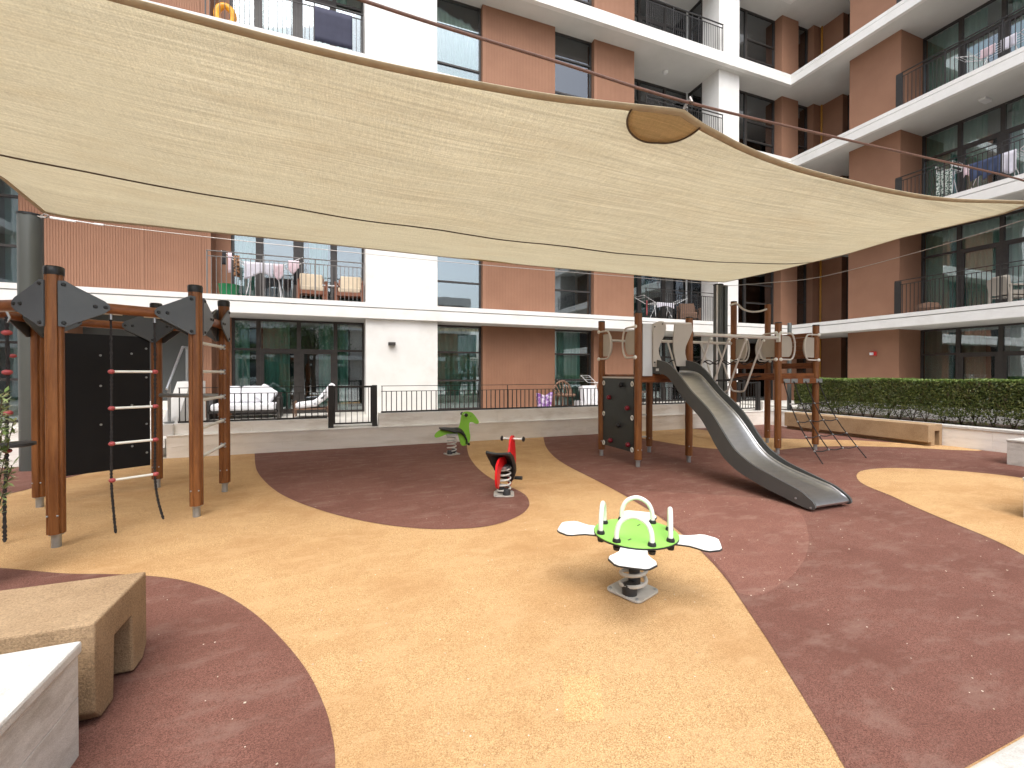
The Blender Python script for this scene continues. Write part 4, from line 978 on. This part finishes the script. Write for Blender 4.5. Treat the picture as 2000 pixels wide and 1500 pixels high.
def saddle(parent, path, pos, mat):
    """path: (s, z, halfwidth, droop, thickness) along the heading; pos maps (s, lateral, z) to world"""
    P = catmull([(a[0], a[1], 0) for a in path], 4); n = len(P) - 1
    tab = [(i / (len(path) - 1), a[2], a[3]) for i, a in enumerate(path)]
    def fn(u, v):
        p = P[min(int(u * n + .5), n)]; w, dr = interp(tab, u); l = (v * 2 - 1)
        return pos(p.x + 0, l * w, p.y - dr * l * l)
    return obj('seat', MB().grid(fn, n, 10), mat, parent, smooth=True, solid=.028)
def rocker(name, label, x, y, heading, prof, matb, seatp, bar, pegs, eye, springtop, soff, zs=1.0):
    t = thing(name, label, 'spring rocker', (x, y, 0))
    ch, sh = math.cos(heading), math.sin(heading)
    def pos(s, l, z): return (x + ch * s - sh * l, y + sh * s + ch * l, z)
    base_plate(t, *pos(soff, 0, 0)[:2], heading + .3, .125)
    spring(t, *pos(soff, 0, 0)[:2], .03, springtop, .082, .011, 5)
    for (u, v) in ((.05, .05), (-.05, -.05)): obj('rubber_block', MB().lathe([(.05, .018), (.048, .07), (.04, .09)], (pos(soff + u, v, 0)[0], pos(soff + u, v, 0)[1], 0), 14), M_RUBB, t, smooth=True)
    cur = catmull([(a, b, 0) for a, b in prof] + [(prof[0][0], prof[0][1], 0)], 3)[:-1]
    bd_ = obj('body', MB().prism([pos(p.x, -.013, p.y) for p in cur], (-sh * .026, ch * .026, 0)), matb, t)
    if eye:
        for sg in (-1, 1): obj('eye', MB().tube([pos(eye[0], sg * .013, eye[1]), pos(eye[0], sg * .016, eye[1])], .008, 10), M_CAP, bd_)
    saddle(t, seatp, pos, M_SEATB)
    h = obj('handlebar', MB().cyl(pos(bar[0], -.15, bar[1]), pos(bar[0], .15, bar[1]), .012, 10), M_CREAM, t, smooth=True)
    for sg in (-1, 1): obj('grip', MB().tube([pos(bar[0], sg * .13, bar[1]), pos(bar[0], sg * .14, bar[1]), pos(bar[0], sg * .155, bar[1]), pos(bar[0], sg * .165, bar[1])], [.018, .034, .034, .018], 12), M_CAP, h, smooth=True)
    obj('foot_bar', MB().tube([pos(pegs[0], -.17, pegs[1]), pos(pegs[0], .17, pegs[1])], .024, 12), M_SEATB, t, smooth=True)
    obj('mount', MB().obox(pos(soff, 0, springtop + .012), (.20, .12, .03), heading), M_GALV, t)
    return t
gp = [(1.539, .356), (1.566, .327), (1.66, .345), (1.747, .376), (1.867, .388), (1.965, .365), (2.002, .276), (2.031, .183), (2.074, .150), (2.139, .165), (2.190, .209), (2.212, .307), (2.195, .421), (2.187, .53), (2.205, .583), (2.256, .581), (2.315, .551), (2.366, .553), (2.378, .591), (2.337, .656), (2.278, .736), (2.227, .772), (2.14, .790), (2.067, .765), (2.036, .681), (2.017, .576), (1.985, .498), (1.881, .470), (1.726, .485), (1.664, .475), (1.601, .440), (1.553, .396)]
gp = [(a - 1.86, b) for a, b in gp]
rocker('spring_horse', 'lime green animal spring rocker with black seat before the stone wall', 1.86, 8.0, 0, gp, M_GREEN,
       [(-.225, .50, .07, .01), (-.12, .497, .10, .03), (.02, .485, .115, .06), (.12, .485, .10, .07), (.19, .44, .08, .07), (.24, .36, .06, .05), (.275, .27, .05, .03), (.29, .20, .045, .02)],
       (.235, .735), (.28, .20), (.36, .70), .36, 0)
rp = [(-.34, .42), (-.37, .30), (-.35, .18), (-.29, .14), (-.25, .22), (-.20, .34), (.0, .38), (.10, .32), (.14, .18), (.17, .08), (.22, .055), (.27, .10), (.29, .25), (.305, .40), (.33, .46), (.35, .38), (.37, .27), (.41, .23), (.45, .26), (.45, .40), (.43, .52), (.41, .60), (.39, .66), (.33, .685), (.26, .67), (.21, .62), (.17, .53), (.12, .49), (-.05, .47), (-.22, .49)]
rocker('spring_horse', 'red animal spring rocker with black wedge seat on the maroon patch', 1.87, 5.14, math.radians(53), rp, M_RED,
       [(-.29, .55, .15, -.02), (-.20, .53, .165, .03), (-.08, .50, .155, .13), (.00, .46, .135, .18), (.06, .38, .10, .17), (.11, .28, .075, .12), (.15, .19, .05, .05), (.17, .14, .04, .02)],
       (.34, .64), (.19, .165), (.37, .60), .34, -.05)

# ---------------------------------------------------------------- benches and blocks
def bench(name, label, pts_outline, hole, ext, mat):
    pass
bn = thing('concrete_bench', 'tan precast concrete bench with a tunnel opening in the near left corner', 'bench', (-2.2, 2.6, 0))
bx0, bx1, by0, by1, bh = -3.6, -.985, 2.35, 2.87, .45
outer = [(by0 + .05, 0.015), (by0, .07), (by0, bh), (by1, bh), (by1, .07), (by1 - .05, .015), (by1 - .16, .015), (by1 - .175, .30), (by0 + .175, .30), (by0 + .16, .015)]
obj('seat_shell', MB().prism([(bx1, y, z) for y, z in outer], (bx0 - bx1, 0, 0)), M_CONC, bn, bevel=.010)
obj('foot_strip', MB().box(bx0 + .1, by0 + .17, 0, bx1 - .30, by1 - .17, .298), M_CONC, bn)
bb_ = thing('concrete_bench', 'long tan concrete bench floating against the planter wall under the hedge', 'bench', (11.4, 7, 0))
outer = [(11.15, .085), (11.15, .45), (11.632, .45), (11.632, .0), (11.56, .0), (11.56, .33), (11.44, .33), (11.44, .0), (11.24, .0), (11.24, .085)]
outer = [(11.15, .085), (11.15, .45), (11.632, .45), (11.632, .0), (11.54, .0), (11.54, .31), (11.37, .31), (11.37, .0), (11.25, .0), (11.25, .085)]
obj('seat_shell', MB().prism([(x, 5.35, z) for x, z in outer], (0, 3.15, 0)), M_CONC, bb_, bevel=.010)
wb_ = thing('stone_block', 'white stone wall end with chamfered top in the bottom left corner', 'wall', (-2, 1.5, 0))
bt = .452
obj('block_core', MB().box(-3.4, -.8, .0, -1.0, 2.185, bt - .05), M_STONEL, wb_)
for (z0, z1) in ((0, .235), (.2375, bt - .052)):
    yy = 2.205
    while yy > -.8:
        y2 = yy - 1.15; obj('facing_stone', MB().box(-1.0, y2 + .0015, z0, -.975, yy - .0015, z1), M_MARBLE, wb_, bevel=.002); yy = y2
    obj('facing_stone', MB().box(-3.4, 2.185, z0, -1.002, 2.205, z1), M_MARBLE, wb_)
obj('top_slab', MB().box(-3.4, .62, bt - .05, -.965, 2.215, bt), M_MARBLE, wb_, bevel=.012)
obj('top_slab', MB().box(-3.4, -.8, bt - .05, -.965, .617, bt), M_MARBLE, wb_, bevel=.012)
def cube(x0, y0, x1, y1, h, label):
    c = thing('stone_block', label, 'block', ((x0 + x1) / 2, (y0 + y1) / 2, 0))
    obj('block_body', MB().box(x0 + .008, y0 + .008, 0, x1 - .008, y1 - .008, h - .04), M_MARBLE, c, bevel=.004)
    obj('top_slab', MB().box(x0, y0, h - .04, x1, y1, h), M_MARBLE, c, bevel=.010)
cube(10.19, 2.6, 11.60, 3.86, .42, 'pale stone block seat at the right edge in front of the planter wall')
cube(6.55, 1.1, 7.9, 2.36, .43, 'pale stone block seat cut by the right edge on the tan oval')

# ---------------------------------------------------------------- shrub at the left edge
sh_ = thing('shrub', 'small variegated leafy shrub poking in at the left edge', 'shrub', (-2.40, 4.12, 0))
mb = MB(); tw = MB()
for b in range(48):
    th = rnd.random() * 6.283; sp = rnd.random() ** .6 * .24; hh = rnd.uniform(.85, 1.42)
    bx_, by_ = -2.40 + sp * math.cos(th), 4.12 + sp * math.sin(th)
    pts = [(-2.40 + .06 * math.cos(th), 4.12 + .06 * math.sin(th), 0.0), (lerp(-2.40, bx_, .6), lerp(4.12, by_, .6), hh * .55), (bx_, by_, hh)]
    cur = catmull(pts, 8); tw.tube(cur, .003, 4)
    for p in cur[5:]:
        if p.z < .45: continue
        for q in range(9):
            a_ = Vector((rnd.gauss(0, 1), rnd.gauss(0, 1), rnd.uniform(-.3, .8))).normalized(); e = p + a_ * rnd.uniform(.04, .085)
            sd_ = a_.cross(Vector((0, 0, 1))).normalized() * .0095; mid = (p + e) / 2
            mb.quad(tuple(p), tuple(mid + sd_), tuple(e), tuple(mid - sd_))
obj('foliage', mb, M_SHRUB, sh_); obj('stems', tw, M_TWIG, sh_)

# ---------------------------------------------------------------- balcony furniture and laundry
def armchair(x, y, z, rz, label, mw=None, mc=None, w=.66, group=None):
    t = thing('armchair', label, 'armchair', (x, y, z), group)
    def L(px, py, pz): c, s = math.cos(rz), math.sin(rz); return (x + c * px - s * py, y + s * px + c * py, z + pz)
    mw = mw or M_WOODF; mc = mc or M_CUSH
    for sx in (-1, 1):
        obj('arm', MB().obox(L(sx * (w / 2), 0, .52), (.07, .62, .035), rz), mw, t, bevel=.006)
        for sy in (-.27, .27): obj('leg', MB().obox(L(sx * (w / 2), sy, .25), (.055, .055, .50), rz), mw, t)
    obj('seat_frame', MB().obox(L(0, -.26, .24), (w - .05, .04, .10), rz).obox(L(0, 0, .22), (w - .05, .5, .03), rz), mw, t)
    obj('seat_cushion', MB().obox(L(0, -.02, .335), (w - .10, .54, .13), rz), mc, t, bevel=.035)
    obj('back_cushion', MB().obox(L(0, .24, .58), (w - .10, .14, .44), rz, rx=-.2), mc, t, bevel=.045)
    obj('back_frame', MB().obox(L(0, .33, .5), (w, .03, .45), rz, rx=-.2), mw, t)
    return t
f1 = zf(1)
armchair(-.78, 12.62, f1, .12, 'wooden armchair with beige cushions beside the drying rack on the first balcony')
armchair(.16, 12.60, f1, -.1, 'wooden armchair with beige cushions against the white pillar on the first balcony')
tt = thing('side_table', 'small wooden side table between the two balcony armchairs', 'table', (-.32, 12.5, f1))
obj('table_top', MB().box(-.52, 12.38, f1 + .42, -.14, 12.72, f1 + .45), M_WMET, tt)
for a_ in (-.49, -.17):
    for b_ in (12.41, 12.69): obj('leg', MB().box(a_ - .03, b_ - .02, f1, a_ + .03, b_ + .02, f1 + .42), M_WOODF, tt)
def cloth(mb, p0, p1, drop, wav=.02, jag=0.0, wl=.16):
    p0, p1 = Vector(p0), Vector(p1); d = p1 - p0; nrm = d.cross(Vector((0, 0, 1))).normalized(); ph = rnd.random() * 6
    def fn(u, v):
        o = wav * math.sin(u * d.length / wl * 6.28 + ph) * v
        dd = drop * (1 + jag * math.sin(u * 5 + ph)) * v
        return p0 + d * u + nrm * o + Vector((0, 0, -dd))
    mb.grid(fn, 14, 6)
def airer(x, y, z, wl, label, wing=.32, rz=0.0, h=.86):
    t = thing('drying_rack', label, 'drying rack', (x, y, z))
    def L(a, b, c): cc, s = math.cos(rz), math.sin(rz); return (x + cc * a - s * b, y + s * a + cc * b, z + c)
    hw = wl / 2
    for b in (-.22, .22):
        for s in (-1, 1):
            obj('leg', MB().tube([L(s * hw * .85, b, 0), L(s * hw * .55, -b * .3, h)], .010, 6), M_WMET, t, smooth=True)
    mb = MB()
    for b in (-.25, -.12, 0, .12, .25): mb.tube([L(-hw, b, h), L(hw, b, h)], .005, 5)
    for s in (-1, 1):
        mb.tube([L(s * hw, -.25, h), L(s * hw, .25, h)], .009, 6)
        for b in (-.25, .25): mb.tube([L(s * hw, b, h), L(s * (hw + wing), b, h + .22)], .009, 6)
        for q in (.4, .75, 1): mb.tube([L(s * (hw + wing * q), -.25, h + .22 * q), L(s * (hw + wing * q), .25, h + .22 * q)], .005, 5)
    obj('rack', mb, M_WMET, t, smooth=True)
    return t, L
t_, L = airer(-1.85, 12.55, f1, .92, 'white folding drying rack hung with laundry on the first balcony', .42)
def laundry(L, a0, a1, b, h, drop, mat, label, **kw):
    mb = MB(); cloth(mb, L(a0, b, h), L(a1, b, h), drop, **kw)
    o = obj('laundry', mb, mat, smooth=True, solid=.006, origin=L(a0, b, h)); tag(o, label, 'laundry', 'laundry on the balcony drying racks')
laundry(L, -.40, .20, -.25, .87, .34, M_CLOTHW, 'white sheet draped on the middle of the drying rack', jag=.25)
laundry(L, .22, .44, -.25, .87, .33, M_CLOTHP, 'pale pink garment on the right part of the drying rack', jag=.2)
laundry(L, -.62, -.50, -.26, 1.0, .52, M_LEOP, 'leopard patterned garment hanging from the rack wing', wav=.03)
laundry(L, -.74, -.66, -.26, 1.05, .48, M_CLOTHP, 'long pink garment at the left wing of the drying rack')
laundry(L, -.86, -.78, -.26, 1.09, .34, M_CLOTHK, 'black garment on the far left of the drying rack')
laundry(L, .56, .80, -.26, .98, .26, M_CLOTHP, 'pinkish tops on the raised right wing of the drying rack', jag=.3)
laundry(L, .66, .78, -.10, .93, .52, M_CLOTHK, 'black garment hanging low at the right end of the drying rack')
bk = thing('laundry_basket', 'green plastic basket under the drying rack at the left of the first balcony', 'basket', (-2.62, 12.55, f1))
obj('basket', MB().lathe([(.17, 0), (.22, .30), (.23, .31), (.21, .31), (.16, .02)], (-2.62, 12.5, f1), 18), M_GREENP, bk, smooth=True)
# loggia 2, first floor airer and table clutter
t_, L2 = airer(10.55, 12.75, f1, .9, 'white folding drying rack on the balcony behind the slide', .5, 0, .62)
laundry(L2, -.38, .38, -.25, .63, .16, M_CLOTHW, 'row of small white cloths pegged on the rack behind the slide', jag=.3, wl=.1)
tag(obj('laundry', MB().grid(lambda u, v: (9.55 + u * .06, 12.3 + .02 * math.sin(v * 5), f1 + .62 - v * .5), 2, 6), M_BALL, smooth=True, solid=.008, origin=(9.55, 12.3, f1)), 'bright pink cloth hanging at the corner of the far balcony', 'laundry')
armchair(12.0, 13.0, f1, -.5, 'dark wicker chair at the right end of the balcony behind the slide', M_WICKER, M_WICKER)
# third floor loggia 1
f3 = zf(3)
fl = thing('pool_float', 'orange and yellow inflatable ring leaning on the upper left balcony', 'pool float', (-2.62, 12.25, f3))
obj('ring', MB().tube([(-2.62 + .17 * math.cos(i * .3927), 12.3, f3 + .27 + .23 * math.sin(i * .3927)) for i in range(16)], .075, 12, closed=True), M_ORANGE, fl, smooth=True)
mb = MB(); cloth(mb, (-.66, 12.05, f3 + .90), (.22, 12.05, f3 + .90), .86, .012)
tag(obj('blanket', mb, M_SHEET, smooth=True, solid=.008, origin=(-.66, 12.05, f3)), 'charcoal blanket hung over the railing of the upper left balcony', 'blanket')
# ground terrace furniture
g0 = .42
so_ = thing('garden_sofa', 'white cushioned garden sofa behind the railing at the left of the terrace', 'sofa', (-2.2, 12.3, g0))
for a_ in (-2.95, -1.5): obj('arm', MB().box(a_ - .03, 12.0, g0, a_ + .03, 12.7, g0 + .5), M_FRAME, so_)
obj('frame', MB().box(-2.95, 12.0, g0 + .15, -1.5, 12.72, g0 + .2).box(-2.95, 12.7, g0 + .2, -1.5, 12.74, g0 + .6), M_FRAME, so_)
obj('seat_cushion', MB().box(-2.9, 11.98, g0 + .2, -1.55, 12.65, g0 + .36), M_CUSHW, so_, bevel=.04)
for a_, rr in ((-2.62, .1), (-2.15, -.1)): obj('back_cushion', MB().obox((a_, 12.58, g0 + .56), (.46, .16, .42), rr, rx=-.25), M_CUSHW, so_, bevel=.05)
obj('throw_pillow', MB().obox((-1.82, 12.45, g0 + .56), (.42, .14, .40), -.2, rx=-.2, ry=.6), M_CUSHW, so_, bevel=.05)
lg = thing('lounge_chair', 'reclined white cushion lounge chair behind the railing before the glazed door', 'lounge chair', (-.7, 12.0, g0))
obj('frame', MB().obox((-.72, 11.95, g0 + .22), (.85, .6, .03)).obox((-.32, 11.95, g0 + .42), (.03, .6, .55), 0, ry=.35).box(-1.15, 11.66, g0, -1.11, 11.70, g0 + .4).box(-1.15, 12.2, g0, -1.11, 12.24, g0 + .4).box(-.38, 11.66, g0, -.34, 11.70, g0 + .4), M_WICKER, lg)
for q, (a_, z_, ry) in enumerate(((-.85, .32, -.1), (-.52, .46, -.65), (-.40, .62, -.9))): obj('cushion', MB().obox((a_, 11.92, g0 + z_), (.50, .5, .15), 0, ry=ry), M_CUSHW, lg, bevel=.05)
bg = thing('plastic_bag', 'purple and white printed bag standing behind the railing', 'bag', (5.75, 12.1, g0))
obj('bag', MB().prism([(5.45, 12.0, g0), (5.85, 12.0, g0), (5.92, 12.0, g0 + .52), (5.70, 12.0, g0 + .40), (5.42, 12.0, g0 + .50)], (0, .18, 0)), M_PURPLE, bg, bevel=.02)
wc = thing('wicker_chair', 'round backed brown wicker chair beside the purple bag on the terrace', 'chair', (6.35, 12.1, g0))
mb = MB()
for i in range(9): th = math.pi * i / 8; mb.tube([(6.35 + .30 * math.cos(th), 12.25, g0 + .45 + .38 * math.sin(th)), (6.35 + .22 * math.cos(th), 12.05, g0 + .42)], .02, 6)
mb.tube([(6.35 + .32 * math.cos(math.pi * i / 12), 12.25, g0 + .42 + .42 * math.sin(math.pi * i / 12)) for i in range(13)], .035, 8)
obj('back', mb, M_WICKER, wc, smooth=True); obj('seat', MB().lathe([(.30, .38), (.33, .42), (.30, .46)], (6.35, 12.05, g0), 16), M_WICKER, wc, smooth=True)
lg_ = MB()
for i in range(4): th = .785 + i * 1.571; lg_.cyl((6.35 + .26 * math.cos(th), 12.05 + .26 * math.sin(th), g0), (6.35 + .22 * math.cos(th), 12.05 + .22 * math.sin(th), g0 + .4), .02, 6)
obj('legs', lg_, M_WICKER, wc, kind='stuff')
t_, L3 = airer(7.55, 11.9, g0, .7, 'white folding drying rack behind the railing under the narrow window', .25, 0, .80)
obj('cushion', MB().obox((7.35, 12.3, g0 + .38), (.6, .2, .6), .2, rx=-.3), M_CUSHW, tag(obj('lounge_cover', MB().obox((7.35, 12.4, g0 + .1), (.7, .5, .2)), M_CUSHW), 'white covered chair behind the drying rack on the terrace', 'chair'))
# right wing balconies
f1r, f2r, f3r = zf(1), zf(2), zf(3)
armchair(16.9, 6.35, f1r, 1.2, 'pale folding armchair on the first floor balcony at the right edge', M_BEIGE, M_BEIGE, .5)
b2 = thing('wicker_basket', 'round brown wicker basket behind the right wing railing', 'basket', (16.5, 7.9, f1r))
obj('basket', MB().lathe([(.22, 0), (.30, .12), (.24, .26), (.05, .30)], (16.5, 7.95, f1r), 18), M_WICKER, b2, smooth=True)
t_, L4 = airer(16.75, 6.6, f2r, 1.1, 'drying rack full of clothes on the second balcony of the right wing', .3, R(90), .80)
for i, (a0, a1, mt, lb, dp) in enumerate(((-.50, -.22, M_CLOTHW, 'white shirt at the right end of the right wing rack', .55), (-.20, .15, M_CLOTHN, 'navy blue trousers on the right wing rack', .5), (.16, .42, M_CLOTHN, 'navy top on the left part of the right wing rack', .45), (.44, .56, M_CLOTHP, 'salmon pink cloth at the left end of the right wing rack', .3))):
    laundry(L4, a0, a1, .27, .84, dp, mt, lb, jag=.1)
t_, L5 = airer(16.75, 7.6, f2r, .35, 'folded drying rack with patterned cloth beside the brown pier on the second balcony', .02, R(90), .9)
laundry(L5, -.18, .20, .24, .92, .75, pm('net_print', (0.55, 0.60, 0.55), (0.05, 0.09, 0.07), 26, .9, p=(.46, .54)), 'green and white patterned cloth on the folded rack')
t_, L6 = airer(16.7, 6.5, f3r, .9, 'low drying rack with small clothes on the third balcony of the right wing', .4, R(90), .62)
laundry(L6, -.4, -.1, .27, .66, .3, M_CLOTHW, 'small white clothes on the third balcony rack')
laundry(L6, .0, .3, .27, .66, .25, M_CLOTHP, 'small pink clothes on the third balcony rack')

# ---------------------------------------------------------------- building and trees across the courtyard (behind the viewer, seen in the glass)
ob = thing('apartment_building', 'pale apartment block across the courtyard mirrored in the windows', 'building', (0, -28, 0))
for k in range(3):
    b = 3.0 + 3.2 * k
    obj('floor_slab', MB().box(-30, -24.6, b, 14, -33, b + .4), M_WHITE, ob)
    x = -30; i = 0
    while x < 14:
        w = (2.0, 1.6, 3.0, 2.4)[i % 4]
        if i % 4 == 0: obj('wall', MB().box(x, -25.0, b - 2.8, x + w, -33, b), M_PALEB, ob)
        elif i % 4 == 2: obj('wall', MB().box(x, -25.3, b - 2.8, x + w, -33, b), M_BROWN if i % 8 == 2 else M_PALEB, ob)
        else:
            fr = obj('window', MB().box(x + .02, -25.6, b - 2.78, x + w - .02, -25.75, b - .02), M_FRAME, ob)
            obj('pane', MB().box(x + .1, -25.58, b - 2.6, x + w / 2 - .04, -25.598, b - .12).box(x + w / 2 + .04, -25.58, b - 2.6, x + w - .1, -25.598, b - .12), M_GLASS2, fr)
        x += w; i += 1
obj('roof', MB().box(-30, -24.6, 9.8, 14, -33, 10.3), M_WHITE, ob)
def tree(x, y, s, label, shared=[]):
    t = thing('tree', label, 'tree', (x, y, 0), 'courtyard trees behind the viewer')
    if not shared:
        tm = MB(); tm.tube([(0, 0, 0), (.05, 0, 1.2), (0, .05, 2.4)], [.14, .11, .08], 8); lf = MB()
        for b in range(16):
            th = rnd.random() * 6.28; e = Vector((1.5 * math.cos(th) * rnd.uniform(.4, 1), 1.5 * math.sin(th) * rnd.uniform(.4, 1), rnd.uniform(2.8, 4.6)))
            tm.tube([(0, .05, 2.2), tuple(e * .6 + Vector((0, 0, 1.0))), tuple(e)], [.05, .03, .012], 5)
            for q in range(260):
                p = e + Vector((rnd.gauss(0, .38), rnd.gauss(0, .38), rnd.gauss(0, .28))); leaf_cards(lf, p, .075)
        shared += [tm, lf]
        for m_, mt, nm_ in ((tm, M_BARK, 'trunk'), (lf, M_TREE, 'crown')):
            me = bpy.data.meshes.new(nm_); me.from_pydata(m_.v, [], m_.f); me.materials.append(mt); shared.append(me)
    obj('trunk', None, M_BARK, t, mesh=shared[2]); obj('crown', None, M_TREE, t, mesh=shared[3])
    t.scale = (s, s, s); t.rotation_euler = (0, 0, x)
tree(-7.5, -5.5, 1.1, 'leafy courtyard tree farthest to the left behind the viewer')
tree(-2.0, -7.5, 1.25, 'leafy courtyard tree in the middle behind the viewer')
tree(4.5, -6.5, 1.0, 'leafy courtyard tree nearest the right wing behind the viewer')
tree(-13.0, -8.0, 1.2, 'large leafy courtyard tree at the far corner behind the viewer')

# small chips and dry leaf bits lying on the rubber
mb = MB()
for i in range(260):
    u = rnd.random()
    if u < .5: x, y = rnd.uniform(-.9, 6.5), rnd.uniform(.95, 4.2)
    else: x, y = rnd.uniform(-3.5, 10.5), rnd.uniform(1.2, 9.0)
    mb.obox((x, y, .0145), (rnd.uniform(.003, .012), rnd.uniform(.002, .006), .003), rnd.random() * 6.28)
obj('litter', mb, pm('pale_chips', (0.72, 0.66, 0.55), (0.30, 0.20, 0.11), 3, 0.8), kind='stuff', label='pale chips and dry leaf bits scattered over the rubber ground')

# left wing of the courtyard, out of the picture to the left, mirrored in the right wing's glass
wl_ = thing('apartment_building', 'left wing with white slabs and brown walls mirrored in the right wing glass', 'building', (-19, -5, 0))
for k in range(5):
    b = 2.94 + 3.2 * k
    obj('floor_slab', MB().box(-17, -20, b, -24, 11.4, b + .41), M_WHITE, wl_)
    y = -19.8; i = 0
    while y < 11:
        w = (2.6, 1.8, 3.2, 2.2)[i % 4]; y2 = min(y + w, 11.2)
        if i % 2 == 0: obj('brown_wall' if i % 4 else 'wall', MB().box(-17.5, y, b - 2.79, -24, y2, b - .002), M_BROWN if i % 4 else M_WHITE, wl_)
        else:
            fr = obj('window', MB().box(-18.1, y + .01, b - 2.78, -18.2, y2 - .01, b - .004), M_FRAME, wl_)
            obj('pane', MB().box(-18.09, y + .1, b - 2.6, -18.099, y2 - .1, b - .12), M_GLASS2, fr)
        y = y2; i += 1
